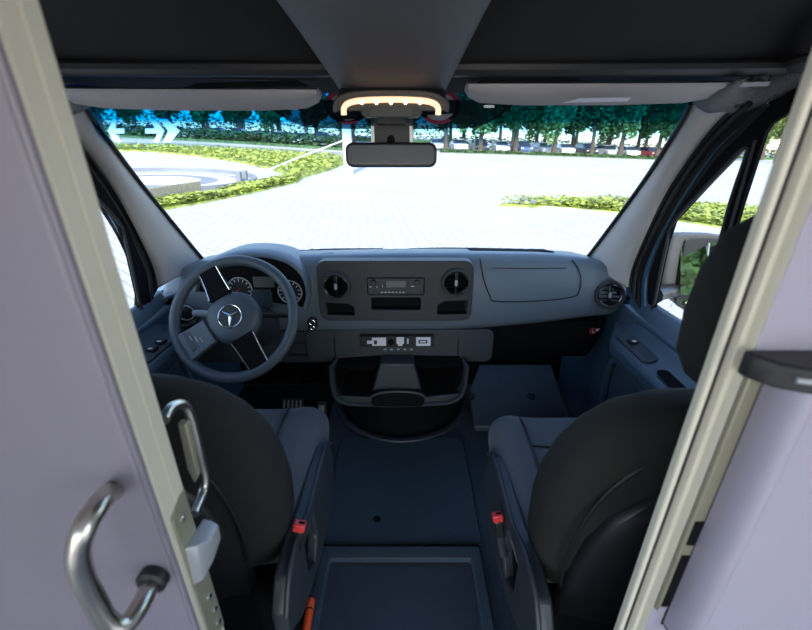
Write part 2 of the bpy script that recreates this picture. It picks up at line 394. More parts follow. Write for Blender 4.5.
# ------------------------------------------------------------ cab doors
def cab_door(n, sgn):
    d = bpy.data.objects.new('door_%d' % n, None); COL.objects.link(d); d.location = (0.84 * sgn, 0.9, 0.0); ORG[d] = Vector(d.location); d['kind'] = 'structure'
    S = lambda pts: [Vector((p[0] * sgn, p[1], p[2])) for p in pts]
    # lower inner panel
    bm = B(); bb(bm, 0.81 * sgn, 0.86 * sgn, 0.35, 1.36, 0.0, 0.70); obj('inner_panel', bm, DOORP, d, bevel=0.01)
    # sloping sill that falls from the glass to the armrest
    prof = [(0.865, 0.745), (0.845, 0.742), (0.825, 0.715), (0.80, 0.655), (0.775, 0.632), (0.74, 0.622), (0.728, 0.605), (0.730, 0.575), (0.755, 0.555), (0.865, 0.54)]
    st = [(1.385, -0.02, .815), (1.37, 0.0, .805), (1.31, 0.0, .77), (1.24, 0.0, .735), (1.2, 0.0, .728), (0.9, 0.005, .728), (0.36, 0.01, .728)]
    bm = B(); loft(bm, [S([(mn + (x - .728) * (.865 - mn) / .137, y, z + dz) for x, z in prof]) for y, dz, mn in st]); obj('armrest', bm, DOORP, d, bevel=0.003)
    # switch plate and switches
    bm = B(); c = S([(0.772, 1.145, 0.6355)])[0]
    prism(bm, S([(p[0], p[1], 0.628 + (p[0] - 0.755) * 0.3) for p in rrect(0.745, 0.793, 1.05, 1.25, 0.018)]), (0, 0, 0.008)); sp_ = obj('switch_plate', bm, LOWP, d, bevel=0.002)
    for k in range(2 if sgn < 0 else 1):
        bm = B(); box(bm, (0.768 * sgn, 1.17 - 0.05 * k, 0.642), (0.026, 0.03, 0.012)); obj('window_switch', bm, BLK, sp_, bevel=0.003)
        bm = B(); box(bm, (0.768 * sgn, 1.162 - 0.05 * k, 0.6485), (0.012, 0.008, 0.003)); obj('switch_symbol', bm, WHITEP, sp_)
    bm = B(); prism(bm, S([(p[0], p[1], 0.6365) for p in rrect(0.742, 0.785, 0.84, 1.0, 0.02)]), (0, 0, 0.0035)); obj('pull_recess', bm, VOID, d)
    # pocket: raised rim and dark bowl
    bm = B()
    rimp = [(0.80, 1.30, 0.50), (0.795, 1.20, 0.51), (0.79, 0.95, 0.50), (0.79, 0.80, 0.40), (0.79, 0.84, 0.20), (0.795, 1.10, 0.12), (0.80, 1.28, 0.20), (0.80, 1.32, 0.36)]
    tube(bm, smooth_path(S(rimp), 5, True), 0.014, 8, closed=True); obj('pocket_rim', bm, DOORP, d)
    bm = B(); bb(bm, 0.77 * sgn, 0.812 * sgn, 0.82, 1.28, 0.10, 0.30); obj('door_pocket', bm, SEATP, d, bevel=0.02, bseg=3)
    bm = B(); lathe(bm, S([(0.806, 1.1, 0.41)])[0], (sgn, 0, 0), [(0.07, -0.004), (0.075, 0.0), (0.075, 0.01)]); sp2 = obj('speaker_grille', bm, BLK, d)
    bm = B(); tube(bm, smooth_path(S([(0.742, 1.21, 0.575), (0.742, 1.05, 0.565), (0.742, 0.7, 0.57), (0.742, 0.4, 0.57)]), 5), 0.006, 8); obj('armrest_bead', bm, LOWP, d)
    # window frame with quarter light: true openings in one plate
    T = lambda px, py: (lambda v: (v.y, v.z))(ax(px, py, 0.845))
    out = [T(640, 322), T(648, 272), T(668, 222), T(708, 160), T(741, 128), T(765, 105)]
    out += [(0.90, 1.385), (0.42, 1.40), (0.40, 0.70)]
    q = [T(655, 311), T(655, 302), T(667, 245), T(675, 221), T(712, 181), T(741, 151), T(747, 148), T(748, 153), T(732, 200), T(717, 256)]
    q += [(T(700, 322)[0] - 0.0, 0.735)]
    m = [T(727, 258), T(742, 205), T(765, 133), T(771, 124)]
    m += [(0.90, 1.335), (0.50, 1.345), (0.47, 1.30), (0.46, 0.75), (T(714, 322)[0] - 0.02, 0.735)]
    bm = B(); plate(bm, out, [q, m], lambda p: Vector((0.845 * sgn, p[0], p[1])), (0.008 * sgn, 0, 0)); obj('window_frame', bm, VOID, d, smooth=30)
    bm = B(); tube(bm, smooth_path([Vector((0.843 * sgn, p[0], p[1])) for p in q], 3, True), 0.005, 8, closed=True); obj('quarter_seal', bm, RUBBER, d)
    bm = B(); a, b_ = T(723, 258), T(757, 140)
    tube(bm, [(0.842 * sgn, a[0], a[1]), (0.842 * sgn, b_[0], b_[1])], 0.004, 8); obj('divider_bar', bm, RUBBER, d)
    return out, q, m
for n, sgn in ((2, 1), (3, -1)):
    out, q, m = cab_door(n, sgn)
    for poly in (q, m):
        wn_ += 0
        bm = B(); bm.faces.new([bm.verts.new((0.850 * sgn, p[0], p[1])) for p in poly]); struct(obj('window_%d' % wn_, bm, SIDEG, smooth=0)); wn_ += 1
    # outer skin and sill below the door so that no daylight leaks in
    bm = B(); bb(bm, 0.87 * sgn, 0.90 * sgn, 0.30, 1.95, -0.3, 0.70); bb(bm, 0.87 * sgn, 0.90 * sgn, 1.40, 1.52, 0.69, 0.735); bb(bm, 0.86 * sgn, 0.90 * sgn, 0.30, 0.46, 0.70, 1.45); bb(bm, 0.86 * sgn, 0.90 * sgn, 0.36, 1.08, 1.39, 1.60)
    struct(obj('wall_body_%s' % ('right' if sgn > 0 else 'left'), bm, BLUEB))

# ============================================================ BULKHEAD
# left: leaf of the partition door, edge turned to the opening
ld = bpy.data.objects.new('door_1', None); COL.objects.link(ld); ld.location = (-0.55, 0.33, 0.05); ORG[ld] = Vector(ld.location); ld['kind'] = 'structure'
bm = B(); bb(bm, -0.89, -0.2325, 0.302, 0.346, 0.05, 1.52); obj('leaf_panel', bm, LAV_SHADE, ld, bevel=0.006, bseg=3)
bm = B(); bb(bm, -0.2370, -0.2305, 0.311, 0.352, 0.05, 1.52); obj('edge_strip', bm, CREAM, ld, bevel=0.003)
bm = B(); tube(bm, [(-0.2320, 0.3055, 0.05), (-0.2320, 0.3055, 1.52)], 0.0035, 8); obj('edge_bead', bm, LAV_SHADE, ld)
# outer D-handle
hp = smooth_path([at(114, 490, .302), at(100, 503, .272), at(85, 527, .25), at(78, 552, .242), at(82, 575, .24), at(94, 600, .24), at(108, 622, .24), at(124, 626, .245), at(140, 606, .265), at(154, 578, .30)], 6)
bm = B(); tube(bm, hp, 0.0098, 14); hd = obj('grab_handle', bm, SATIN, ld)
bm = B(); e = at(155, 576, .30); lathe(bm, (e.x, 0.288, e.z), (0, 1, 0), [(0.013, 0), (0.0165, 0.003), (0.0165, 0.0125)], 24); obj('collar', bm, BLK, hd)
# cab-side handle
hp = smooth_path([at(164, 420, .362), at(171, 408, .385), at(183, 405, .405), at(191, 418, .41), at(199, 450, .41), at(205, 476, .41), at(203, 492, .40), at(194, 514, .366)], 6)
bm = B(); tube(bm, hp, 0.0058, 12); obj('grab_handle', bm, SATIN, ld)
bm = B()
q = [at(177, 424, .395), at(186, 424, .395), at(198, 476, .395), at(194, 484, .395), at(187, 470, .395)]
prism(bm, q, (0, 0.01, 0)); obj('handle_backing', bm, OLIVE, ld, bevel=0.002)
# lock plates on the edge
def eplate(name, pxs, m, th=0.003, x=-0.2225):
    bm = B(); prism(bm, [ax(a, b, x) for a, b in pxs], (th, 0, 0)); return obj(name, bm, m, ld, bevel=0.0008)
def zr(z0, z1, y0, y1, name, m, th, cut=0.0):
    bm = B(); x = -0.2305
    prism(bm, [(x, y0, z0), (x, y1, z0), (x, y1, z1 + cut), (x, y0, z1)], (th, 0, 0)); return obj(name, bm, m, ld, bevel=0.0008)
lp = zr(0.875, 1.52, 0.332, 0.350, 'lock_plate', CREAM, 0.0015)
lp2 = zr(0.62, 0.865, 0.318, 0.350, 'lock_plate', OLIVE, 0.0025, 0.012)
for (yy, zz, p_) in ((0.340, 0.848, lp2), (0.348, 0.668, lp2), (0.348, 0.640, lp2), (0.345, 0.70, lp2)):
    bm = B(); lathe(bm, (-0.2285, yy - .008, zz), (1, 0, 0), [(0.0042, 0), (0.0042, 0.002), (0.0025, 0.0032)], 16); obj('screw', bm, CHROME, p_)
# latch block that sticks out of the lock plate
bm = B()
b0 = [(0.325, 0.752), (0.372, 0.760), (0.376, 0.806), (0.330, 0.812)]
loft(bm, [[(-0.229, y - .008, z) for y, z in b0], [(-0.2175, y - .008, z) for y, z in [(0.330, 0.755), (0.372, 0.764), (0.375, 0.803), (0.335, 0.808)]], [(-0.2095, y - .008, z) for y, z in [(0.346, 0.768), (0.372, 0.775), (0.374, 0.797), (0.350, 0.798)]]])
obj('latch_bolt', bm, BUMPER, lp2, bevel=0.002)

# right: fixed panel, ribbed jamb and lock housing
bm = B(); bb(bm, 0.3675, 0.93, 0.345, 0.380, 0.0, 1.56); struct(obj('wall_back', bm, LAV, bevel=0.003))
bm = B()
jp = [(0.345, 0.37), (0.345, 0.362), (0.3462, 0.36), (0.351, 0.36), (0.3522, 0.366), (0.357, 0.366), (0.358, 0.356), (0.359, 0.354), (0.3645, 0.354), (0.3655, 0.348), (0.367, 0.345), (0.3685, 0.348), (0.3685, 0.37)]
loft(bm, [[(x, y, z) for x, y in jp] for z in (0.0, 1.56)]); struct(obj('trim_%d' % tn, bm, CREAM, smooth=25)); tn += 1
bm = B(); bb(bm, 0.3524, 0.3578, 0.3625, 0.3655, 0.0, 1.5); struct(obj('trim_%d' % tn, bm, RUBBER)); tn += 1
bm = B(); bb(bm, -0.93, 0.93, 0.30, 0.37, 1.50, 1.58); struct(obj('trim_%d' % tn, bm, CREAM)); tn += 1
lh = thing('lock_housing', 'long half-round lavender lock housing with black cap on right partition panel', 'lock housing', (0.406, 0.345, 0.61))
bm = B()   # half round cover
def cov(z, sc=1.0):
    return [(0.4035 + 0.0155 * sc * math.cos(q), 0.334 - 0.027 * sc * math.sin(q), z) for q in [math.pi * j / 16 for j in range(17)]] + [(0.388, 0.3452, z), (0.419, 0.3452, z)]
loft(bm, [cov(0.632, .9), cov(0.638), cov(1.036)]); obj('cover', bm, LAV, lh, smooth=50)
bm = B(); bb(bm, 0.3865, 0.4208, 0.3432, 0.3452, 0.628, 1.036); obj('shade_line', bm, BLK, lh)  # thin black plate added as the line of shade beside the cover
bm = B(); bb(bm, 0.3905, 0.4165, 0.312, 0.345, 0.624, 0.631); obj('foot_lip', bm, BLK, lh, bevel=.002)
bm = B()   # grey channel beside it
cp = [(0.368, 0.3455), (0.368, 0.34), (0.3695, 0.3385), (0.3715, 0.342), (0.375, 0.3435), (0.39, 0.3435), (0.39, 0.3455)]
loft(bm, [[(x, y, z) for x, y in cp] for z in (0.665, 1.036)]); obj('channel', bm, OLIVE, lh, smooth=30)
bm = B(); bb(bm, 0.3760, 0.3855, 0.3418, 0.3437, 0.67, 0.77); obj('slot', bm, VOID, lh)
bm = B(); bb(bm, 0.3760, 0.3855, 0.3418, 0.3437, 0.79, 0.83); obj('slot', bm, VOID, lh)
bm = B()
prism(bm, [(0.358, 0.346, 1.036), (0.358, 0.336, 1.036), (0.372, 0.318, 1.036), (0.392, 0.308, 1.036), (0.43, 0.300, 1.036), (0.50, 0.300, 1.036), (0.50, 0.346, 1.036)], (0, 0, 0.026)); cap = obj('end_cap', bm, BLK, lh, bevel=0.003)
bm = B(); tube(bm, [(0.382, 0.3105, 1.05), (0.41, 0.302, 1.05)], 0.003, 8); obj('cap_latch', bm, GREYP, cap)

# ============================================================ DASHBOARD
YF = 1.37
dash = thing('dashboard', 'dark blue grey dashboard spanning the cab under the windscreen', 'dashboard', (0, 1.5, 0.45))
def zt(x):
    pts = [(-0.89, 0.71), (-0.86, 0.775), (-0.81, 0.81), (-0.74, 0.838), (-0.66, 0.852), (-0.40, 0.86), (0, 0.868), (0.30, 0.868), (0.56, 0.865), (0.66, 0.856), (0.74, 0.838), (0.80, 0.805), (0.83, 0.765), (0.85, 0.71)]
    for a, b in zip(pts, pts[1:]):
        if x <= b[0]: return a[1] + (b[1] - a[1]) * (x - a[0]) / (b[0] - a[0])
    return pts[-1][1]
def zb(x):
    pts = [(-0.89, 0.66), (-0.86, 0.62), (-0.80, 0.595), (-0.70, 0.585), (-0.4, 0.565), (0, 0.568), (0.28, 0.575), (0.55, 0.602), (0.70, 0.624), (0.78, 0.632), (0.82, 0.648), (0.85, 0.69)]
    for a, b in zip(pts, pts[1:]):
        if x <= b[0]: return a[1] + (b[1] - a[1]) * (x - a[0]) / (b[0] - a[0])
    return pts[-1][1]
def dprof(x, s):
    t, b = zt(x), zb(x); m = (t + b) / 2; h = t - b
    return [(x, 1.76, 0.775 if abs(x) < .7 else 0.75), (x, 1.70, min(t - 0.03, 0.792)), (x, 1.60, min(t - 0.02, 0.822 if abs(x) < .6 else .775)), (x, 1.52, t - 0.006), (x, 1.43 + s, t), (x, 1.405 + s, t - 0.006), (x, 1.388 + s, t - 0.03 * min(1, h / .2)),
            (x, 1.372 + s, t - h * 0.35), (x, 1.364 + s, m), (x, 1.366 + s, b + h * 0.3), (x, 1.376 + s, b + h * 0.12), (x, 1.392 + s, b + 0.008), (x, 1.42 + s, b), (x, 1.76, b)]
xs = [-0.885, -0.868, -0.835, -0.78, -0.72, -0.64, -0.5, -0.35, -0.2, 0, 0.2, 0.35, 0.5, 0.6, 0.66, 0.70, 0.74, 0.78, 0.80, 0.82, 0.834, 0.845]
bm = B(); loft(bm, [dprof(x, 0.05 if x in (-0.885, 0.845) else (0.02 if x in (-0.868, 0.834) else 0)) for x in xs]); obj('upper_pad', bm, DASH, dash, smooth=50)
# windscreen-edge strip
bm = B(); tube(bm, smooth_path([(-0.66, 1.56, 0.805), (-0.3, 1.665, 0.798), (0, 1.69, 0.797), (0.3, 1.665, 0.798), (0.66, 1.56, 0.805)], 5), 0.010, 8, flat=2.2); obj('defrost_strip', bm, BLK, dash)
# speaker slots on the top
for a, b in (((268, 310), 1), ((482, 560), 1)): pass
bm = B(); prism(bm, [(-0.36, 1.47, 0.852), (-0.24, 1.45, 0.856), (-0.235, 1.53, 0.850), (-0.40, 1.54, 0.846)], (0, 0, 0.006)); obj('defrost_vent', bm, VOID, dash)
bm = B(); prism(bm, [(0.27, 1.48, 0.861), (0.58, 1.47, 0.858), (0.56, 1.53, 0.853), (0.26, 1.54, 0.856)], (0, 0, 0.005)); obj('defrost_vent', bm, VOID, dash)

# centre fascia with pockets
FY = 1.332
x0, x1, z0, z1 = rpx(318, 261, 473, 321, FY)
cub = rpx(371, 297, 421, 310, FY); pkl = rpx(326, 303, 354, 316, FY); pkr = rpx(437.5, 301, 467, 315, FY); rad = rpx(367.5, 278, 424, 294.5, FY)
def rr(c, r): return rrect(c[0], c[1], c[2], c[3], r, 4)
vl, vr = at(336, 286, FY), at(456, 282.5, FY)
def circ(c, r, n=28): return [(c.x + r * math.cos(2 * math.pi * j / n), c.z + r * math.sin(2 * math.pi * j / n)) for j in range(n)]
bm = B(); plate(bm, rrect(x0, x1, z0, z1, 0.034, 8), [rr(cub, 0.008), [(pkl[0] + .002, pkl[2] + .004), (pkl[1], pkl[2]), (pkl[1], pkl[3] - .018), (pkl[1] - .022, pkl[3] - .004), (pkl[0], pkl[3])], [(pkr[0], pkr[2]), (pkr[1], pkr[2] + .003), (pkr[1], pkr[3]), (pkr[0] + .026, pkr[3] - .002), (pkr[0], pkr[3] - .018)], rr(rad, 0.003), circ(vl, 0.046), circ(vr, 0.046)],
                 lambda p: Vector((p[0], FY, p[1])), (0, 0.046, 0))
fas = obj('centre_fascia', bm, FASC, dash, smooth=30, bevel=0.003)
bm = B(); bb(bm, x0 + .02, x1 - .02, 1.3565, 1.3625, z0 + .02, z1 - .02); obj('pocket_back', bm, VOID, fas)
for c_ in (cub, pkl, pkr):
    bm = B(); bb(bm, c_[0] + .001, c_[1] - .001, FY + .003, 1.357, c_[2] + .0005, c_[2] + .004); obj('pocket_shade', bm, VOID, fas)  # near-black slab, the shade inside the pocket put into its colour
c = rpx(369.5, 295.5, 423, 311.5, FY); bm = B(); plate(bm, rr((c[0], c[1], c[2], c[3]), 0.008), [rr(cub, 0.008)], lambda p: Vector((p[0], FY - 0.003, p[1])), (0, 0.005, 0)); obj('cubby_frame', bm, LOWP, fas)
# radio
rd = B(); bb(rd, rad[0] + .001, rad[1] - .001, FY - 0.002, 1.368, rad[2] + .001, rad[3] - .001); radio = obj('radio', rd, FASC, dash, bevel=0.002)
d = rpx(385, 280, 408.5, 289, FY - .004); bm = B(); bb(bm, d[0], d[1], FY - 0.0035, FY, d[2], d[3]); obj('bezel', bm, BLK, radio)
d = rpx(386, 281, 406, 287.5, FY - .006); bm = B(); bb(bm, d[0], d[1], FY - 0.0045, FY - .003, d[2], d[3]); obj('display', bm, LCD, radio)
for px in (373.5, 417):
    p = at(px, 282.5, FY - .006); bm = B(); lathe(bm, (p.x, FY - .012, p.z), (0, 1, 0), [(0.008, 0), (0.0095, 0.003), (0.0095, 0.012)], 24); obj('knob', bm, BLK, radio)
for k in range(9):
    p = at(382 + k * 3.6, 292.3, FY - .003); bm = B(); box(bm, (p.x, FY - .003, p.z), (0.0085, 0.004, 0.005)); obj('button', bm, GREYP if k < 7 else LOWP, radio, bevel=0.001)
for px, py, ww in ((370.5, 287, .008), (377, 287, .006), (382.5, 286, .0018), (412.5, 286.3, .012)):
    p = at(px, py, FY - .003); bm = B(); box(bm, (p.x, FY - .0027, p.z), (ww, 0.002, 0.0022 if ww > .002 else .009)); obj('symbol', bm, WHITEP, radio)
# round air vents
def vent(c, ax_, rad_, parent, knob=True):
    ax_ = Vector(ax_).normalized(); c = Vector(c)
    bm = B(); ring(bm, c, ax_, rad_, 0.0065, 40, 10, 1.5); v = obj('air_vent', bm, FASC, parent)
    ORG[v] = ORG[parent]
    bm = B(); ring(bm, c - ax_ * 0.004, ax_, rad_ - 0.0075, 0.0022, 40, 8); obj('vent_bezel', bm, GLOSS, v)
    bm = B(); lathe(bm, c + ax_ * 0.022, ax_, [(rad_ - .006, 0), (rad_ - .006, 0.004)], 32); obj('vent_back', bm, VOID, v)
    u = Vector((1, 0, 0)); u = (u - ax_ * u.dot(ax_)).normalized(); wv = ax_.cross(u)
    rot = Matrix((u, ax_, wv)).transposed()
    for k in (-2, -1, 0, 1, 2):
        h = k * rad_ * 0.32; L = 2 * math.sqrt(max(0, (rad_ - .008) ** 2 - h * h))
        bm = B(); box(bm, c + wv * h + ax_ * 0.008, (L, 0.012, 0.0022), rot); obj('fin', bm, VOID, v)
    bm = B(); box(bm, c + ax_ * 0.004, (0.012, 0.012, 2 * rad_ - 0.018), rot); obj('fin', bm, GLOSS, v, bevel=0.003)
    bm = B(); box(bm, c - ax_ * 0.003, (0.010, 0.010, 0.022), rot); obj('vent_tab', bm, GREYP, v, bevel=0.003)
    return v
vent((vl.x, FY - .003, vl.z), (0, 1, 0), 0.047, dash); vent((vr.x, FY - .003, vr.z), (0, 1, 0), 0.047, dash)
p = at(610, 295, 1.352); vent(p, (0.22, 1, -0.1), 0.046, dash)
bm = B(); ring(bm, p + Vector((.004, .022, 0)), (0.22, 1, -0.1), 0.0535, 0.005, 40, 10, 1.2); obj('vent_surround', bm, DASH, dash)
# left lobe: light switch
p = at(184, 312, 1.35); bm = B(); ring(bm, at(180, 310, 1.365), (-0.2, 1, -.1), 0.060, 0.009, 40, 10, 1.2); obj('vent_surround', bm, DASH, dash)
bm = B(); lathe(bm, at(180, 310, 1.368), (-0.2, 1, -.1), [(0.056, -0.004), (0.058, 0.004)], 32); obj('switch_plate', bm, VOID, dash)
bm = B(); lathe(bm, at(186, 313, 1.345), (-0.2, 1, -.1), [(0.02, 0), (0.025, 0.004), (0.025, 0.03)], 32); ls = obj('light_switch', bm, BLK, dash)
bm = B(); ring(bm, at(186, 313, 1.345), (-0.2, 1, -.1), 0.027, 0.0025, 32, 8); obj('switch_ring', bm, GREYP, ls)
# instrument cluster under an arched hood
arch = [(197, 292), (200, 276), (212, 264), (230, 257.5), (250, 256), (272, 258), (291, 265), (303, 278), (307, 294), (304, 308)]
A = smooth_path([at(a, b, 1.345) for a, b in arch], 4)
cen = Vector((sum(p.x for p in A) / len(A), 1.345, 0.70))
rings = []
for p in A:
    d_ = (p - cen); d_.y = 0; d_.normalize()
    rings.append([Vector((p.x, y, p.z)) + d_ * o_ for y, o_ in ((1.345, -0.004), (1.338, 0.0), (1.338, 0.006), (1.35, 0.013), (1.40, 0.016), (1.50, 0.008), (1.50, -0.03), (1.40, -0.012))])
bm = B(); loft(bm, rings); obj('cluster_hood', bm, DASH, dash, smooth=60)
bm = B(); q = [Vector((p.x, 1.352, p.z)) for p in A]; prism(bm, q, (0, 0.006, 0)); clu = obj('instrument_cluster', bm, VOID, dash)
for px, py, rr_ in ((240, 289, 0.042), (290, 292, 0.042), (222, 283, .018)):
    c = at(px, py, 1.347)
    bm = B(); ring(bm, c, (0, 1, 0), rr_, 0.0022, 36, 8); g = obj('dial', bm, GREYP, clu)
    bm = B(); lathe(bm, c, (0, 1, 0), [(rr_ - .003, 0.0), (rr_ - .003, 0.004)], 32); obj('dial_face', bm, BLK, g)
    if rr_ > .03:
        bm = B()
        for k in range(11):
            q_ = R(-40 + k * 26); dv = Vector((math.cos(q_), 0, math.sin(q_)))
            box(bm, c + dv * (rr_ * .8) + Vector((0, -.001, 0)), (0.009, 0.001, 0.002), Matrix.Rotation(-q_, 3, 'Y'))
        obj('scale_marks', bm, WHITEP, g)
        bm = B(); tube(bm, [c + Vector((0, -.003, 0)), c + Vector((-.022, -.003, -.018))], 0.0014, 6); obj('needle', bm, REDP, g)
d = rpx(252.5, 290, 272, 306.5, 1.345); bm = B(); bb(bm, d[0], d[1], 1.344, 1.350, d[2], d[3]); obj('display', bm, LCDB, clu, bevel=0.002)
d = rpx(253, 277, 274, 287.5, 1.345); bm = B(); bb(bm, d[0], d[1], 1.344, 1.350, d[2], d[3]); obj('display', bm, LCD, clu, bevel=0.002)
# ignition switch by the wheel
p = at(312.5, 324.5, 1.355); bm = B(); prism(bm, [(q[0], 1.352, q[1]) for q in rrect(p.x - .018, p.x + .016, p.z - .024, p.z + .026, .014)], (0, .02, 0)); ig = obj('switch_plate', bm, BLK, dash, bevel=0.002)
for dz, r_ in ((.010, .010), (-.012, .007)):
    bm = B(); ring(bm, (p.x, 1.351, p.z + dz), (0, 1, 0), r_, 0.0022, 24, 8); obj('switch_ring', bm, CHROME, ig)
# airbag cover on the passenger side: fine grooves
bm = B()
ab = [at(480, 258.5, 1.395), at(484, 280, 1.371), at(490, 296, 1.363), at(496, 301.5, 1.3615), at(540, 301, 1.3615), at(572, 297, 1.362), at(579, 292, 1.363), at(581, 279, 1.369), at(578, 268, 1.383), at(572, 260, 1.398)]
tube(bm, smooth_path(ab, 5), 0.0022, 6); air = obj('airbag_seam', bm, BLK, dash)
bm = B(); tube(bm, [at(492, 268, 1.384), at(530, 268.5, 1.384), at(566, 268, 1.384)], 0.0018, 6); obj('airbag_seam', bm, FASC, dash)
# tiny logo-less mark line over the radio
# lower dash
x0, x1, z0, z1 = rpx(306, 337, 493, 362, 1.385)
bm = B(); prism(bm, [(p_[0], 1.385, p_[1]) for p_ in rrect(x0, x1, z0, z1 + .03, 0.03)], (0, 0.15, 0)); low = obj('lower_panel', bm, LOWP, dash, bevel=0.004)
for px in (335, 458):
    bm = B(); p = at(px, 350, 1.384); box(bm, (p.x, 1.385, p.z), (0.003, 0.003, z1 - z0 - .004)); obj('panel_gap', bm, VOID, low)
x0, x1, z0, z1 = rpx(180, 339, 334, 363, 1.40); bm = B(); bb(bm, x0, x1, 1.40, 1.55, z0, z1 + .03); kp = obj('knee_panel', bm, LOWP, dash, bevel=0.006)
d = rpx(289, 343, 321, 354, 1.398); bm = B(); plate(bm, rr((d[0] - .005, d[1] + .005, d[2] - .005, d[3] + .005), .006), [rr(d, .004)], lambda p_: Vector((p_[0], 1.394, p_[1])), (0, .008, 0)); obj('cubby_frame', bm, BLK, kp)
x0, x1, z0, z1 = rpx(497, 334, 610, 400, 1.46)
bm = B(); loft(bm, [[(x, 1.43, .60), (x, 1.44, .50), (x, 1.50, .40), (x, 1.70, .36), (x, 1.75, .60)] for x in (.30, .40, .80)]); obj('glovebox', bm, VOID, dash, smooth=50, bevel=.01)
# red airbag warning mark at its right end
p = at(593, 331, 1.425); bm = B(); lathe(bm, p, (0, 1, 0), [(.013, 0), (.013, .003)], 24); wm = obj('warning_mark', bm, REDP, dash)
bm = B(); lathe(bm, p + Vector((0, -.0006, 0)), (0, 1, 0), [(.010, 0), (.010, .001)], 24); obj('mark_centre', bm, BLK, wm)
bm = B(); tube(bm, [p + Vector((-.004, -.002, .006)), p + Vector((-.002, -.002, -.005)), p + Vector((.006, -.002, -.004))], .0016, 6); tube(bm, [p + Vector((.010, -.002, .008)), p + Vector((.024, -.002, .010))], .0022, 6); tube(bm, [p + Vector((.012, -.002, .002)), p + Vector((.020, -.002, .004))], .0022, 6); obj('mark_symbol', bm, WHITEP, wm)
# switch strip
SY = 1.362
x0, x1, z0, z1 = rpx(360, 336.5, 434, 352, SY)
bm = B(); bb(bm, x0, x1, SY, 1.40, z0, z1); st = obj('switch_strip', bm, BLK, dash, bevel=.002)
def bit(px0, py0, px1, py1, m, dy=0.004, nm='white_insert'):
    c = rpx(px0, py0, px1, py1, SY - dy); bm = B(); bb(bm, c[0], c[1], SY - dy, SY + .002, c[2], c[3]); return obj(nm, bm, m, st, bevel=.001)
bit(372, 338, 386, 346, WHITEP); bit(367, 341, 375, 344, WHITEP, .005); bit(374, 340.5, 377, 344.5, BLK, .006, 'socket')
bit(396.5, 337.5, 404, 344, WHITEP); bit(398, 343, 402.5, 346, WHITEP); bit(407, 339, 408.6, 344, WHITEP)
bit(416, 337.5, 430.5, 346, WHITEP); bit(418.5, 340, 427.5, 343.6, BLK, .005, 'socket'); bit(420, 341, 426, 342.6, WHITEP, .006)
bit(360, 347.2, 434, 352, LOWP, .004, 'button_row')
for k in range(5): bit(383.5 + k * 6.6, 348.8, 386.5 + k * 6.6, 350.4, GREYP, .0052, 'symbol')
c = at(391, 342, SY); bm = B(); lathe(bm, (c.x, SY - .004, c.z), (0, 1, 0), [(.012, 0), (.013, .002), (.013, .008)], 24); obj('rotary_knob', bm, VOID, st)

# cup and storage tray below
tr = B()
TY = 1.30
def tp(px, py, y=TY): return at(px, py, y)
bin_o = [tp(331, 366), tp(332, 385), tp(336, 397), tp(346, 403), tp(372, 404.5), tp(398, 405), tp(424, 404), tp(450, 402), tp(461, 395), tp(465.5, 383), tp(467, 365)]
o_ = smooth_path(bin_o, 4)
bk = [Vector((p.x * .93, 1.50, p.z - .03)) for p in o_]
bm = B(); loft(bm, [o_, bk], False, False, closed=False); tray = obj('storage_tray', bm, LOWP, dash, solid=.006, smooth=60)
bm = B(); tube(bm, o_, .0075, 10, flat=1.4); obj('tray_lip', bm, LOWP, tray)
for pts in ([(335, 369), (337, 386), (343, 394), (372, 395), (379, 366)], [(414, 366), (422, 392), (455, 391), (461, 383), (463, 367)]):
    q = [at(a, b, 1.318) for a, b in pts]
    back = [Vector((p.x * .95, 1.46, p.z + .02)) for p in q]
    bm = B(); loft(bm, [q, back], False, True); obj('pocket', bm, VOID, tray, smooth=30)
bm = B(); prism(bm, [at(380, 364, 1.305), at(414, 364, 1.305), at(423, 396, 1.305), at(418, 403, 1.300), at(374, 403, 1.300), at(371, 396, 1.305)], (0, .16, -.01)); obj('tray_divider', bm, LOWP, tray, bevel=.006, bseg=3)
bm = B(); prism(bm, [at(337, 396, 1.303), at(372, 398, 1.303), at(372, 405, 1.303), at(346, 403, 1.303)], (0, .012, 0)); obj('tray_front', bm, LOWP, tray, bevel=.003)
bm = B(); prism(bm, [at(422, 398, 1.303), at(460, 394, 1.303), at(450, 402, 1.303), at(422, 405, 1.303)], (0, .012, 0)); obj('tray_front', bm, LOWP, tray, bevel=.003)
bm = B(); x0, x1, z0, z1 = rpx(371, 392, 425, 406.5, 1.285)
loft(bm, [[(p_[0] + .0, y_, (z0 + z1) / 2 + (p_[1] - (z0 + z1) / 2) * k_) for p_ in rrect(x0 + e_, x1 - e_, z0, z1, .0225)] for y_, k_, e_ in ((1.305, 1.0, 0), (1.285, 1.0, .002), (1.279, .8, .008), (1.282, .4, .025))]); obj('cup_holder_flap', bm, VOID, tray, smooth=60)
bm = B(); tube(bm, smooth_path([at(371, 397, 1.281), at(380, 393, 1.280), at(398, 391.5, 1.279), at(416, 393, 1.280), at(425, 397, 1.281)], 4), .005, 8); obj('flap_edge', bm, LOWP, tray)
# tunnel pedestal under the tray
bm = B(); C0 = Vector((0.0, 1.78, 0))
def half(rx, ry, z, n=25): return [Vector((C0.x + .01 + rx * math.cos(q), C0.y - ry * math.sin(q), z)) for q in [math.pi * j / (n - 1) for j in range(n)]]
loft(bm, [half(.315, .335, 0.001), half(.30, .315, .02), half(.27, .27, .10), half(.25, .24, .40)]); obj('tunnel_cover', bm, VOID, dash, smooth=50)
bm = B(); tube(bm, half(.335, .355, 0.012), .013, 8, flat=1.2); obj('tunnel_rim', bm, LOWP, dash)

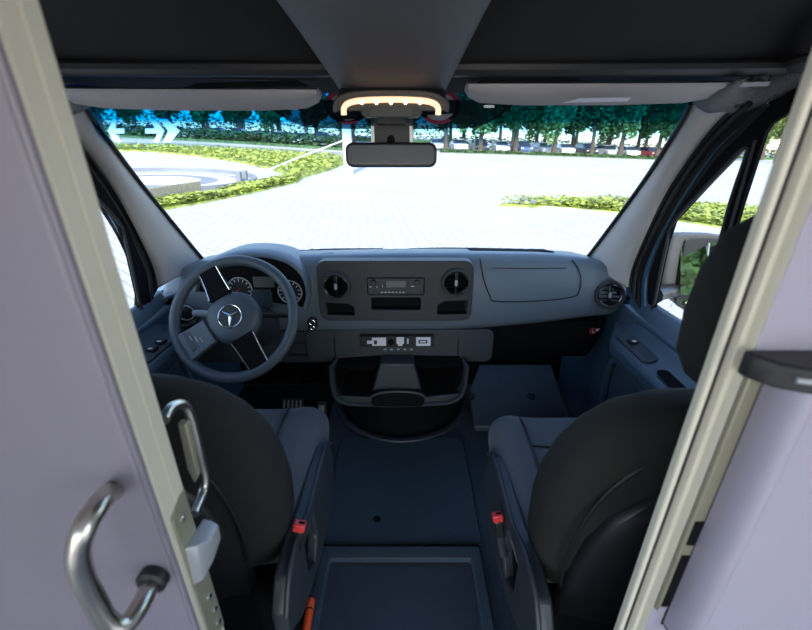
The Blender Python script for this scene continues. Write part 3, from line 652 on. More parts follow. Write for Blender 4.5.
# ============================================================ STEERING WHEEL AND STALK
WC = Vector((-0.503, 1.145, 0.739)); tl = R(33); yw = R(4)
sw = thing('steering_wheel', 'dark blue grey steering wheel turned aside, with round star emblem', 'steering wheel', WC)
Nn = Vector((0.0, -math.cos(tl), math.sin(tl))); Wu = Vector((1, 0, 0)); Wv = Vector((0, math.sin(tl), math.cos(tl)))
def W(a, r, h=0.0): return WC + (Wu * math.cos(R(a)) + Wv * math.sin(R(a))) * r + Nn * h
def Wx(x, y, h=0.0): return WC + Wu * x + Wv * y + Nn * h
RUBW = mat('wheel_rim_leather', (0.055, 0.07, 0.085), 0.5, bump=.15, scale=700)
bm = B(); ring(bm, WC, Nn, 0.184, 0.0165, 64, 14); obj('rim', bm, RUBW, sw)
bm = B(); lathe(bm, WC - Nn * .045, Nn, [(.055, 0), (.078, .015), (.083, .04), (.080, .058), (.066, .068), (.04, .073), (.0, .0745)], 48); hub = obj('hub', bm, RUBW, sw, smooth=60)
def strip(a0, a1, pts, m, nm, th, parent, h):
    pass
def spoke(ang, w0, w1, m, nm, r0=.07, r1=.178, h=.004, th=.018):
    d = Vector((math.cos(R(ang)), math.sin(R(ang)))); n2 = Vector((-d.y, d.x))
    rows = []
    for r_, w_, hh in ((r0, w0, h + .012), ((r0 + r1) / 2, (w0 * .55 + w1 * .45), h + .004), (r1, w1, h)):
        q = []
        for s_, k in ((-1, 1), (1, 1), (1, -1), (-1, -1)):
            xy = d * r_ + n2 * (w_ * s_); q.append(Wx(xy.x, xy.y, hh + (th / 2) * k))
        rows.append(q)
    bm = B(); loft(bm, rows); sp = obj(nm, bm, m, sw, bevel=.004, smooth=50); return sp, d, n2
for ang in (121, -59):
    sp, d, n2 = spoke(ang, .036, .030, VOID, 'spoke')
    for s_ in (-1, 1):
        bm = B(); tube(bm, [Wx(*(d * .076 + n2 * (.036 * s_)), .026), Wx(*(d * .12 + n2 * (.032 * s_)), .018), Wx(*(d * .172 + n2 * (.030 * s_)), .012)], .0028, 8); obj('chrome_edge', bm, CHROME, sp, label='chrome strip along spoke')
    for k in range(2):
        bm = B(); q = d * (.105 + .03 * k); box(bm, Wx(q.x, q.y, .0165 - .003 * k), (.02, .012, .004), Matrix((Wu, Wv, Nn)).transposed()); obj('button', bm, BLK, sp, bevel=.001)
sp, d, n2 = spoke(214, .040, .048, RUBW, 'spoke', .075, .172, .002, .02)
rows = []
bm = B()
for a_, w_ in ((.098, .020), (.152, .034)):
    rows.append([Wx(*(d * a_ + n2 * (-w_ - .006)), .0155), Wx(*(d * a_ + n2 * (w_ - .006)), .0155), Wx(*(d * a_ + n2 * (w_ - .006)), .0115), Wx(*(d * a_ + n2 * (-w_ - .006)), .0115)])
loft(bm, rows); ins = obj('spoke_insert', bm, BLK, sp, bevel=.003)
for k in range(3):
    bm = B(); q = d * (.112 + .012 * k) + n2 * (.010 - .012 * k); tube(bm, [Wx(*(q + n2 * .009), .0165), Wx(*(q - n2 * .009), .0165)], .0022, 6); obj('trim_line', bm, GREYP, ins)
# star emblem in its ring
EC = .0795
bm = B(); ring(bm, Wx(0, 0, .030), Nn, .035, .0022, 40, 8); em = obj('emblem', bm, CHROME, hub)
bm = B(); lathe(bm, Wx(0, 0, .0265), Nn, [(.034, 0), (.034, .003)], 36); obj('emblem_ground', bm, BLK, em)
bm = B()
for a in (30, 150, 270):
    t_ = Wx(.0335 * math.cos(R(a)), .0335 * math.sin(R(a)), .031)
    l_ = Wx(.0055 * math.cos(R(a + 60)), .0055 * math.sin(R(a + 60)), .031); r_ = Wx(.0055 * math.cos(R(a - 60)), .0055 * math.sin(R(a - 60)), .031)
    c_ = Wx(0, 0, .0345)
    v = [bm.verts.new(k) for k in (t_, l_, c_, r_)]; bm.faces.new((v[0], v[1], v[2])); bm.faces.new((v[0], v[2], v[3]))
bmesh.ops.remove_doubles(bm, verts=bm.verts, dist=1e-5)
obj('star', bm, CHROME, em, smooth=0, solid=.001)
# column shroud and stalks
bm = B(); lathe(bm, WC - Nn * .20, Nn, [(.075, -.02), (.068, .05), (.058, .14), (.055, .16)], 32); obj('column_shroud', bm, FASC, dash, smooth=60)
stk = B(); tube(stk, [WC - Nn * .075 + Wu * -.03 + Wv * .02, WC - Nn * .072 + Wu * -.08 + Wv * .024, WC - Nn * .07 + Wu * -.15 + Wv * .026, WC - Nn * .068 + Wu * -.165 + Wv * .026], [.010, .009, .012, .010], 12); obj('indicator_stalk', stk, GREYP, dash)
stk = B(); tube(stk, [WC - Nn * .075 + Wu * .03 + Wv * .02, WC - Nn * .072 + Wu * .09 + Wv * .02, WC - Nn * .07 + Wu * .15 + Wv * .02], [.010, .008, .010], 12); obj('indicator_stalk', stk, BLK, dash)

# ============================================================ SEATS
def seat(sx, dy, label, kw=1.0, kh=1.0):
    inn = -1 if sx > 0 else 1         # direction of the aisle side
    s = thing('cab_seat', label, 'seat', (sx, 0.75 + dy, 0.0))
    X = lambda k: sx + k
    # plinth
    bm = B(); bb(bm, X(-.20), X(.20), .55 + dy, .96 + dy, 0.0, .30); obj('seat_box', bm, VOID, s, bevel=.02)
    # cushion: rows front to back
    rows = []
    for y, zt_, zb_, w_ in ((1.045, .372, .345, .205), (1.058, .405, .315, .225), (1.045, .436, .300, .238), (.99, .452, .295, .246), (.88, .446, .290, .25), (.74, .432, .285, .25), (.64, .426, .285, .245), (.60, .415, .31, .225)):
        hm = (zt_ + zb_) / 2; hh = (zt_ - zb_) / 2; q = []
        for j in range(32):
            t = 2 * math.pi * j / 32; c, sn = math.cos(t), math.sin(t)
            xx = w_ * math.copysign(abs(c) ** .55, c); zz = hh * math.copysign(abs(sn) ** .6, sn)
            bol = .020 * math.exp(-((abs(xx) - w_ * .82) / .05) ** 2) if sn > 0 else 0
            q.append((X(xx), y + dy, hm + zz + bol))
        rows.append(q)
    rows = [[(X((x_ - sx) * kw), y_, z_) for x_, y_, z_ in q] for q in rows]
    bm = B(); loft(bm, rows); cu = obj('cushion', bm, SEATC, s, smooth=80)
    for k in (-1, 1):
        bm = B(); tube(bm, smooth_path([(X(.145 * k), 1.045 + dy, .435), (X(.15 * k), .99 + dy, .456), (X(.15 * k), .85 + dy, .450), (X(.15 * k), .62 + dy, .432)], 4), .003, 6); obj('seam', bm, BLK, cu)
    bm = B(); tube(bm, [(X(-.15), .90 + dy, .4515), (X(0), .89 + dy, .4485), (X(.15), .90 + dy, .4515)], .003, 6); obj('seam', bm, BLK, cu)
    # backrest: sections bottom to top
    rows = []
    for z, y, w_, d_ in ((.36, .600, .19, .055), (.40, .590, .225, .075), (.50, .575, .245, .085), (.60, .560, .252, .085), (.68, .547, .249, .080), (.75, .535, .236, .075), (.805, .525, .213, .068), (.848, .518, .180, .058), (.876, .512, .138, .044), (.888, .510, .09, .026)):
        q = []
        for j in range(40):
            t = 2 * math.pi * j / 40; c, sn = math.cos(t), math.sin(t)
            xx = w_ * math.copysign(abs(c) ** .62, c); yy = d_ * math.copysign(abs(sn) ** .62, sn)
            q.append((X(xx), y + dy + yy + .02 * (xx / .25) ** 2, z))
        rows.append(q)
    rows = [[(X((x_ - sx) * kw), y_, z_) for x_, y_, z_ in q] for q in rows]
    bm = B(); loft(bm, rows); ba = obj('backrest', bm, SEATB, s, smooth=80)
    # rear cover panel on the backrest
    rows = []
    for z, y, w_ in ((.20, .56, .17), (.36, .533, .185), (.42, .508, .19), (.52, .486, .19), (.60, .470, .185), (.67, .462, .165), (.73, .457, .125), (.755, .459, .07)):
        rows.append([Vector((X(w_ * u_), y + dy + .02 * (w_ * u_ / .25) ** 2 + (.018 if abs(u_) == 1 else 0), z)) for u_ in (-1, -.93, -.5, 0, .5, .93, 1)])
    bm = B(); loft(bm, rows, False, False, closed=False); obj('back_cover', bm, BLK, ba, smooth=60, solid=.004)
    for k in (-1, 1):
        bm = B(); tube(bm, smooth_path([(X(.20 * k), .517 + dy, .44), (X(.215 * k), .492 + dy, .56), (X(.205 * k), .482 + dy, .66), (X(.175 * k), .476 + dy, .745), (X(.12 * k), .472 + dy, .81)], 4), .0035, 6); obj('seam', bm, BLK, ba)
    # headrest on two rods
    rows = []
    for z, w_, d_ in ((.925, .07, .03), (.935, .098, .045), (.97, .116, .055), (1.03, .120, .058), (1.09, .116, .055), (1.14, .100, .047), (1.165, .07, .033), (1.172, .03, .015)):
        rows.append([(x_, y_, z) for x_, y_ in sell(sx, .492 + dy + .0, w_ * kh, d_, .62)])
    bm = B(); loft(bm, rows); hr = obj('headrest', bm, SEATB, s, smooth=80)
    for k in (-1, 1):
        bm = B(); tube(bm, [(X(.05 * k), .505 + dy, .86), (X(.05 * k), .495 + dy, .96)], .006, 10); obj('rod', bm, CHROME, hr)
    # side cover on the aisle side, from hinge to cushion front, with a pointed pocket
    xo = X(inn * .258 * kw)
    YZ = [(.44, .40), (.48, .45), (.57, .462), (.66, .43), (.77, .432), (.88, .43), (.945, .38), (.965, .29), (.93, .22), (.85, .18), (.74, .185), (.62, .21), (.52, .255), (.44, .33)]
    pocket = [(.60, .385), (.69, .385), (.705, .28), (.665, .235), (.60, .29)]
    bm = B(); plate(bm, YZ, [pocket], lambda p_: Vector((xo, p_[0] + dy, p_[1])), (-inn * .03, 0, 0)); sc_ = obj('side_cover', bm, SEATP, s, bevel=.006, smooth=40)
    bm = B(); prism(bm, [(xo - inn * .026, y + dy, z) for y, z in [(.59, .39), (.71, .39), (.71, .225), (.59, .225)]], (-inn * .004, 0, 0)); obj('pocket_back', bm, VOID, sc_)
    bm = B(); tube(bm, smooth_path([(xo, .44 + dy, .395), (xo, .49 + dy, .452), (xo, .57 + dy, .464), (xo, .66 + dy, .432), (xo, .77 + dy, .434), (xo, .88 + dy, .43), (xo, .945 + dy, .38)], 4), .006, 8); obj('cover_bead', bm, LOWP, sc_)
    return s, xo, inn
ds, xo_l, _ = seat(-0.498, 0.045, 'black cloth seat behind the steering wheel, seen from the back', 1.14, .86)
ps, xo_r, _ = seat(0.535, 0.0, 'black cloth passenger seat with headrest at the right')
# belt buckles (fixed to the seats)
def buckle(s, top, low, m):
    d_ = (top - low).normalized(); sd = Vector((1, 0, 0)); sd = (sd - d_ * sd.dot(d_)).normalized(); rot = Matrix((sd, d_.cross(sd) * -1, d_)).transposed()
    bm = B(); box(bm, top - d_ * .034, (.020, .016, .05), rot); bk_ = obj('belt_buckle', bm, BLK, s, bevel=.004)
    bm = B(); box(bm, top, (.026, .019, .020), rot); obj('release_button', bm, REDP, bk_, bevel=.003, label='red release button')
    bm = B(); box(bm, top + d_ * .0095 + sd * .004, (.013, .006, .003), rot); obj('slot', bm, VOID, bk_)
    bm = B(); tube(bm, [top - d_ * .05, low], .011, 8, flat=.5); obj('buckle_stalk', bm, m, bk_)
buckle(ds, at(299.5, 526, .615), at(294, 562, .605), BLK)
buckle(ps, at(497.5, 517, .72), at(504, 556, .70), LOWP)

# ============================================================ FLOOR ITEMS
TF = thing('floor_tray', 'shallow dark rectangular floor tray between the seats', 'tray', (0.013, 0.6, 0.0))
bm = B()
xa, xb = -0.245, 0.272
plate(bm, [(xa, .30), (xb, .30), (xb, .905), (xa, .905)], [rrect(xa + .035, xb - .035, .33, .865, .012)], lambda p_: Vector((p_[0], p_[1], .034)), (0, 0, -.033)); obj('frame', bm, FLOORM, TF, bevel=.006, bseg=3)
bm = B(); bb(bm, xa + .03, xb - .03, .325, .87, .001, .008); obj('tray_bottom', bm, CARPET, TF)
bm = B(); tube(bm, [(xa + .035, .866, .030), (xb - .035, .866, .030)], .004, 8); obj('tray_bead', bm, LOWP, TF)
MT = thing('floor_sheet', 'dark rubber floor mat in front of the tray', 'mat', (0.0, 1.2, 0.0))
bm = B(); pts = rrect(-0.262, 0.285, .918, 1.445, .02, 4); prism(bm, [(x, y, .001) for x, y in pts], (0, 0, .014)); obj('mat_sheet', bm, FLOORM, MT, bevel=.004)
bm = B(); lathe(bm, az(377, 519, .016), (0, 0, 1), [(.014, 0), (.010, .002)], 20); obj('mat_stud', bm, VOID, MT)
bm = B(); tube(bm, [(-.262, .924, .016), (.285, .924, .016)], .005, 8); obj('mat_edge', bm, LOWP, MT)
bm = B()
prism(bm, [(.345, 1.50, .002), (.80, 1.50, .002), (.80, 1.86, .12), (.42, 1.86, .12), (.345, 1.70, .06)], (0, 0, .03)); fp = tag(obj('foot_panel', bm, FLOORM, bevel=.006), 'sloping dark floor panel with two round studs in right footwell', 'floor panel')
for px, py in ((470, 407), (530, 405)):
    y0 = 1.66; p = at(px, py, y0); p.z = .002 + (y0 - 1.5) / .36 * .118 + .031
    bm = B(); lathe(bm, p, (0, -.3, 1), [(.020, -.002), (.020, .003), (.012, .007), (.0, .0075)], 24); obj('stud', bm, BLK, fp)
footwell_shade = tag(obj('floor_sheet', prism(B(), [(x, y, .001) for x, y in rrect(-.85, -.345, 1.0, 1.88, .03, 4)], (0, 0, .010)), VOID), 'black sheet added as shade on the floor under the pedals', 'mat')  # black sheet added to darken the footwell, its shade as colour
# pedals
for k, (px, ww) in enumerate(((293, .10), (322, .045))):
    p = at(px, 404 if k == 0 else 409, 1.56)
    pd = thing('pedal', 'wide ridged brake pedal in the dark left footwell' if k == 0 else 'narrow accelerator pedal beside the brake pedal', 'pedal', p)
    rot = Matrix.Rotation(R(-30), 3, 'X')
    bm = B(); box(bm, p, (ww, .015, .05 if k == 0 else .07), rot); obj('pad', bm, BLK, pd, bevel=.004)
    for j in range(5 if k == 0 else 3):
        bm = B(); box(bm, p + rot @ Vector(((j - (2 if k == 0 else 1)) * ww * .19, -.009, 0)), (.007, .004, .035), rot); obj('ridge', bm, GREYP, pd)
    bm = B(); tube(bm, [p + Vector((0, .01, 0)), p + Vector((0, .12, .12)), p + Vector((0, .18, .28))], .009, 8); obj('arm', bm, VOID, pd)
# orange lever beside the driver's seat base
lv = thing('safety_lever', 'orange lever in a dark slot beside the left seat base', 'lever', (-0.235, .64, 0.0))
bm = B(); bb(bm, -.262, -.222, .56, .74, .0, .085); obj('slot_housing', bm, SEATP, lv, bevel=.004)
a, b_ = az(311, 600, .098), az(305, 636, .098)
d_ = (b_ - a).normalized()
for t0, t1 in ((0, .022), (.028, .11)):
    bm = B(); tube(bm, [a + d_ * t0, a + d_ * t1], .011, 12); obj('orange_grip', bm, ORANGE, lv)
bm = B(); tube(bm, [a + d_ * -.008, a + d_ * .11], .009, 12); obj('lever_rod', bm, BLK, lv)

# ============================================================ OVERHEAD
oc = thing('overhead_console', 'dark grey overhead console with a lit warm dome lamp', 'overhead console', (0, 0.85, 1.30))
rows = []
for y, zb_, w_, zc in ((.36, 1.425, .168, 1.53), (.55, 1.402, .165, 1.53), (.75, 1.372, .158, 1.53), (.90, 1.346, .148, 1.50), (.98, 1.332, .139, 1.46), (1.04, 1.322, .130, 1.42), (1.08, 1.318, .115, 1.40), (1.105, 1.322, .095, 1.39), (1.115, 1.337, .07, 1.385)):
    q = []
    for j in range(25):
        t = math.pi * j / 24; c, sn = math.cos(t), math.sin(t)
        q.append((w_ * math.copysign(abs(c) ** .55, c), y, zc - (zc - zb_) * abs(sn) ** .5))
    rows.append(q)
bm = B(); loft(bm, rows); obj('console_body', bm, CONS, oc, smooth=70)
# lamp recess on the underside near the screen
def lamp_pt(px, py, y): return at(px, py, y)
lb = [(335, 112), (335, 103), (343, 96), (360, 92.5), (391, 91.5), (422, 92.5), (438, 96), (447, 103), (447, 112)]
def onc(px, py):
    y = 0.92
    return at(px, py, y)
bm = B(); lbp = [onc(a, b) for a, b in lb]; lo = smooth_path(lbp, 4)
loft(bm, [lo, [p + Vector((0, .07, .03)) for p in lo]]); hs = obj('lamp_housing', bm, BLK, oc, bevel=.003)
bm = B(); tube(bm, lo, .0035, 8); obj('housing_rim', bm, CONS, hs)
lampc = [(344, 115), (344, 108), (349, 103), (362, 100.5), (391, 99.5), (420, 100.5), (433, 103), (438, 108), (438, 115)]
bm = B(); q = smooth_path([at(a, b, .908) for a, b in lampc], 4); tube(bm, q, .0055, 10); obj('lamp_strip', bm, LAMP, oc, label='glowing warm white lamp strip')
lcol = mat('lamp_led', (1, .8, .6), .4, emit=((1.0, .72, .5), 2.2))
for k in range(5):
    bm = B(); bmesh.ops.create_uvsphere(bm, u_segments=10, v_segments=8, radius=.004, matrix=Matrix.Translation(at(362 + k * 14.5, 102.5, .903))); obj('led', bm, lcol, oc)
bm = B(); panel(bm, 361, 106.5, 422, 117, .90, .05, .010); sb_ = obj('switch_block', bm, BLK, oc, bevel=.003)
for px in (366, 417):
    bm = B(); panel(bm, px - 4, 109, px + 4, 115, .897, .01, .003); obj('lamp_switch', bm, FASC, sb_, bevel=.001)
# sensor cover hanging at the screen behind the mirror
sc2 = thing('sensor_cover', 'dark plastic sensor cover on windscreen above mirror', 'sensor cover', (0, 1.16, 1.25))
bm = B()
loft(bm, [[at(a, b, y) for a, b in pts] for y, pts in ((1.03, [(379, 112), (403, 112), (407, 125), (375, 125)]), (1.10, [(376, 112), (406, 112), (410, 125), (372, 125)]))]); obj('front_cover', bm, FASC, sc2, bevel=.004)
bm = B(); loft(bm, [[at(a, b, y) for a, b in pts] for y, pts in ((1.10, [(371, 118), (413, 118), (413, 145), (373, 145)]), (1.15, [(371, 116), (413, 116), (414, 142), (372, 142)]))]); obj('rear_cover', bm, FASC, sc2, bevel=.004)
for x_ in (372.5, 411):
    bm = B(); prism(bm, [at(x_ - 1.5, 126, 1.093), at(x_ + 1.5, 126, 1.093), at(x_ + 2.2, 144, 1.093), at(x_ - 1.2, 144, 1.093)], (0, .004, 0)); obj('edge_strip', bm, BUMPER, sc2)
mr = thing('rear_view_mirror', 'black framed rear view mirror hanging at screen centre', 'mirror', at(391, 155, 1.07))
x0, x1, z0, z1 = rpx(345, 142.5, 437, 167.5, 1.07)
bm = B(); prism(bm, [(p_[0], 1.07 + (p_[1] - z0) * .12, p_[1]) for p_ in rrect(x0, x1, z0, z1, .018)], (0, .022, 0)); obj('frame', bm, BLK, mr, bevel=.005, bseg=3)
bm = B(); prism(bm, [(p_[0], 1.0685 + (p_[1] - z0) * .12, p_[1]) for p_ in rrect(x0 + .007, x1 - .007, z0 + .007, z1 - .007, .012)], (0, .003, 0)); obj('mirror_glass', bm, MIRDARK, mr)
bm = B(); tube(bm, [at(391, 149, 1.085), at(391, 140, 1.10), at(391, 134, 1.13)], [.012, .010, .014], 12); obj('stem', bm, BLK, mr)
# sun visors
def visor(sgn, label, dz):
    v = thing('sun_visor', label, 'sun visor', (.48 * sgn, 1.05, 1.33))
    rows = []
    for x, zl, y in ((.165, 1.352, 1.075), (.175, 1.338, 1.075), (.20, 1.327, 1.072), (.30, 1.322, 1.07), (.50, 1.322, 1.066), (.66, 1.326, 1.058), (.72, 1.335, 1.05), (.77, 1.352, 1.04), (.785, 1.362, 1.035)):
        zu = 1.360 + dz; zl = zl + dz; ym = y - .02
        q = [(x * sgn, ym - .055, zu), (x * sgn, ym - .052, zu - .008), (x * sgn, ym - .03, (zu + zl) / 2), (x * sgn, ym, zl), (x * sgn, ym + .012, zl + .002), (x * sgn, ym + .010, (zu + zl) / 2 + .004), (x * sgn, ym - .03, zu + .006)]
        rows.append(q)
    bm = B(); loft(bm, rows); bd = obj('visor_board', bm, VISOR, v, smooth=60)
    bm = B(); tube(bm, [(.17 * sgn, 1.045, 1.372), (.40 * sgn, 1.03, 1.374)], .006, 8); obj('hinge_rod', bm, BLK, v)
    bm = B(); box(bm, at(293, 108.5, 1.062) if sgn < 0 else at(489, 106.5, 1.062), (.024, .006, .005)); obj('clip', bm, BUMPER, v)
    bm = B(); bmesh.ops.create_uvsphere(bm, u_segments=12, v_segments=8, radius=.012, matrix=Matrix.Translation((.785 * sgn, .985, 1.368))); obj('pivot', bm, CONS, v)
    if sgn > 0:
        bm = B(); a = at(565, 100.5, 1.03)
        prism(bm, [at(563, 102.5, 1.008), at(627, 101, 1.002), at(631, 97, .986), at(580, 98, .992)], (0, -.0015, -.001)); obj('visor_label', bm, WHITEP, bd)
visor(-1, 'grey sun visor folded up above the steering wheel', -.014); visor(1, 'grey sun visor with white label strip above the passenger side', -.003)
for pts_ in ([(182, 88), (198, 83), (298, 80), (309, 86)], [(476, 83), (484, 78), (570, 78), (590, 82)]):
    bm = B(); prism(bm, [at(a, b, .992) for a, b in pts_], (0, .004, .0)); struct(obj('trim_%d' % tn, bm, VOID, smooth=0)); tn += 1
# dotted black print around the mirror foot, and round stickers on the glass
bm = B(); fr_ = [(256, 100), (275, 112), (292, 122), (310, 127.5), (350, 129), (391, 129), (432, 129), (472, 127.5), (492, 121), (505, 112), (520, 100)]
q = smooth_path([onws(a, b, .004) for a, b in fr_], 3); v = [bm.verts.new(p_) for p_ in q]; bm.faces.new(v); fo = obj('trim_%d' % tn, bm, FRIT, smooth=0); tn += 1; struct(fo); fo.visible_shadow = True
for px, lab in ((345.5, 'round red rimmed sticker on windscreen left of the mirror'), (440, 'round red rimmed sticker on windscreen right of the mirror')):
    c = onws(px, 107, .010); nrm = Vector((0, .705, .709)).normalized()
    bm = B(); lathe(bm, c, nrm, [(.056, -.0015), (.056, 0)], 40); stc = tag(obj('windscreen_sticker', bm, mat('sticker_red', (.28, .03, .06), .5) if 'sticker_red' not in MATS else MATS['sticker_red']), lab, 'sticker', 'round stickers on the windscreen')
    bm = B(); lathe(bm, c - nrm * .002, nrm, [(.042, -.001), (.042, 0)], 40); obj('sticker_centre', bm, BUMPER, stc)
# wipers lying along the foot of the screen
for pts, lab in (([(277, 253), (300, 252), (330, 250.3), (383, 250)], 'black windscreen wiper at left foot of screen'), ([(409, 250), (450, 249.3), (500, 250.5), (524, 251.5)], 'black windscreen wiper at right foot of screen')):
    wp = thing('windscreen_wiper', lab, 'wiper', at(pts[1][0], pts[1][1], 1.78), 'windscreen wipers')
    q = smooth_path([at(a, b - .6, 1.80) for a, b in pts], 4)
    bm = B(); tube(bm, q, .006, 8); obj('blade', bm, BLK, wp)
    m_ = len(q) // 2; bm = B(); tube(bm, [q[m_] + Vector((0, 0, .004)), q[m_ - 6] + Vector((0, .01, -.03))], .005, 8); obj('wiper_arm', bm, BLK, wp)

# exterior door mirror outside the right window
dm = thing('door_mirror', 'large grey and black door mirror outside right window', 'door mirror', (1.1, 1.5, .7))
MY = 1.50
oc_ = [(664, 262), (669, 243), (677, 236), (700, 235), (725, 237), (735, 245), (735, 300), (722, 318), (706, 321), (690, 314), (672, 300), (662, 290)]
O = smooth_path([at(a, b, MY) for a, b in oc_], 3, True); cc = sum(O, Vector()) / len(O)
bm = B(); loft(bm, [O, [p_ + Vector((0, .05, 0)) for p_ in O], [cc + (p_ - cc) * .92 + Vector((0, .10, 0)) for p_ in O], [cc + (p_ - cc) * .6 + Vector((0, .14, 0)) for p_ in O]]); obj('housing', bm, CONS, dm, smooth=60)
fr2 = [(675, 300), (683, 248), (690, 238.5), (730, 240), (733, 248), (732, 300), (720, 316), (700, 315), (683, 308)]
bm = B(); O2 = smooth_path([at(a, b, MY - .004) for a, b in fr2], 3, True); prism(bm, O2, (0, -.006, 0)); obj('bezel', bm, BLK, dm, bevel=.002)
def tilt_glass(bm):
    c_ = sum((v.co for v in bm.verts), Vector()) / len(bm.verts)
    for v in bm.verts: v.co.y += -.012 - .13 * (v.co.x - c_.x) + .21 * (v.co.z - c_.z)
bm = B(); prism(bm, [Vector((p_.x, p_.y, p_.z)) for p_ in [at(676, 292, MY - .012), at(683, 247, MY - .012), at(688, 242, MY - .012), at(728, 243, MY - .012), at(728, 294, MY - .012)]], (0.0, -.001, 0)); g1 = tilt_glass(bm); obj('mirror_glass', bm, MIRROR, dm, smooth=0)
bm = B(); prism(bm, [at(676, 298, MY - .012), at(727, 300, MY - .012), at(716, 313, MY - .012), at(700, 312, MY - .012), at(686, 307, MY - .012)], (0, -.001, 0)); tilt_glass(bm); obj('wide_angle_glass', bm, MIRROR, dm, smooth=0)
bm = B(); tube(bm, [at(709, 243, MY - .016), at(703, 292, MY - .016)], .004, 6); obj('glass_divider', bm, BUMPER, dm)
bm = B(); tube(bm, [at(676, 290, 1.52), at(662, 292, 1.45), at(654, 296, 1.36)], .03, 10); obj('mirror_arm', bm, BLK, dm)

# ============================================================ OUTSIDE
def leaf_bed(name, poly, h, n, m, label, cat, size=.13, kind='stuff'):
    """a planted bed: soil slab with leaves standing on it"""
    xs_ = [p_.x for p_ in poly]; ys_ = [p_.y for p_ in poly]
    def inside(x, y):
        c = False; j = len(poly) - 1
        for i in range(len(poly)):
            if (poly[i].y > y) != (poly[j].y > y) and x < (poly[j].x - poly[i].x) * (y - poly[i].y) / (poly[j].y - poly[i].y) + poly[i].x: c = not c
            j = i
        return c
    bm = B(); loft(bm, [[Vector((p_.x, p_.y, gz(p_.x, p_.y) + .0)) for p_ in poly], [Vector((p_.x, p_.y, gz(p_.x, p_.y) + h * .2)) for p_ in poly]])
    k = 0; tries = 0
    while k < n and tries < n * 40:
        tries += 1
        x = random.uniform(min(xs_), max(xs_)); y = random.uniform(min(ys_), max(ys_))
        if not inside(x, y): continue
        k += 1; z = gz(x, y) + h * random.uniform(.12, 1.0) * (0.9 + .15 * math.sin(x * 3.1) * math.cos(y * 2.3))
        a = random.uniform(0, 6.28); s_ = size * random.uniform(.6, 1.3); b_ = random.uniform(-.7, .9)
        u = Vector((math.cos(a), math.sin(a), 0)) * s_; v_ = Vector((-math.sin(a) * math.cos(b_), math.cos(a) * math.cos(b_), math.sin(b_))) * s_ * .6
        c = Vector((x, y, z)); q = [bm.verts.new(c + u), bm.verts.new(c + v_), bm.verts.new(c - u), bm.verts.new(c - v_)]; bm.faces.new(q)
    o = obj(name, bm, m, smooth=0); tag(o, label, cat, None, kind); return o
P_ = lambda *l: [atg(a, b) for a, b in l]
leaf_bed('flower_bed', P_((95, 151), (150, 152), (200, 157), (240, 163), (275, 171), (296, 180), (330, 170.5), (345, 164), (345, 161), (300, 156), (240, 152.5), (180, 149.5), (100, 148.5)),   .5, 11000, LEAFY, 'far band of yellow green planting curving round the plaza', 'planting', .10)
leaf_bed('flower_bed', P_((150, 212.5), (200, 204), (250, 194), (296, 183), (302, 178.5), (292, 178), (240, 190), (195, 200), (150, 207)), .26, 6500, LEAFY, 'narrow near strip of yellow green planting along plaza edge', 'planting', .065)
leaf_bed('flower_bed', P_((500, 206.2), (560, 209), (630, 215.5), (680, 223), (745, 233), (800, 243), (800, 218), (730, 213), (670, 209), (630, 206), (560, 205)), .36, 14000, LEAFY, 'yellow green planting on the wedge shaped island at right', 'planting', .065)
bm = B(); kp_ = smooth_path(P_((492, 204), (520, 206), (560, 209.6), (630, 216.5), (680, 224.5), (745, 235), (800, 245)), 4); tube(bm, kp_, .07, 8, flat=1.3); tag(obj('kerb', bm, KERB), 'pale kerb along the near edge of the right island', 'kerb')
# round plaza with concentric rings
pc = atg(158, 181)
plz = thing('round_plaza', 'round paved plaza with grey rings and a low kerb wall', 'plaza', (pc.x, pc.y, gz(pc.x, pc.y)))
def annulus(r0, r1, h0, h1, m, name, n=72, sy=1.0):
    bm = B(); rows = []
    for j in range(n + 1):
        q = 2 * math.pi * j / n; c, s_ = math.cos(q), math.sin(q)
        def pt(r, h): x = pc.x + r * c; y = pc.y + r * s_ * sy; return Vector((x, y, gz(x, y) + h))
        rows.append([pt(r0, h0), pt(r0, h1), pt(r1, h1), pt(r1, h0)])
    loft(bm, rows, False, False); bmesh.ops.remove_doubles(bm, verts=bm.verts, dist=1e-4); return obj(name, bm, m, plz, smooth=30)
rx = (atg(262, 181) - pc).x
annulus(rx * .97, rx * 1.02, .002, .17, GREYC, 'kerb_wall')
annulus(rx * .80, rx * .88, .002, .03, GREYC, 'paving_ring')
annulus(rx * .42, rx * .60, .002, .03, GREYC, 'paving_ring')
annulus(rx * .60, rx * .80, .002, .02, PALE, 'paving_ring')
annulus(.05, rx * .42, .002, .02, PALE, 'paving_disc')
annulus(rx * .88, rx * .97, .002, .02, PALE, 'paving_ring')
# slatted screen
ss = thing('slatted_screen', 'low screen of upright weathered slats at plaza front', 'screen', atg(170, 206))
a, b_ = atg(140, 209), atg(201, 197)
for k in range(34):
    p_ = a.lerp(b_, k / 33); bm = B(); box(bm, p_ + Vector((0, 0, .22)), (.10, .05, .44)); obj('slat', bm, TIMBER, ss)
bm = B(); tube(bm, [a + Vector((0, .05, .36)), b_ + Vector((0, .05, .36))], .03, 6); obj('rail', bm, TIMBER, ss)
for px, py in ((240, 186), (246, 184.5)):
    p_ = atg(px, py); bm = B(); bb(bm, p_.x - .09, p_.x + .09, p_.y - .09, p_.y + .09, p_.z, p_.z + .48); tag(obj('bollard', bm, GREYC, bevel=.02), 'short grey bollard at plaza gap, ' + ('left of the pair' if px == 240 else 'right of the pair'), 'bollard', 'bollards at the plaza gap')
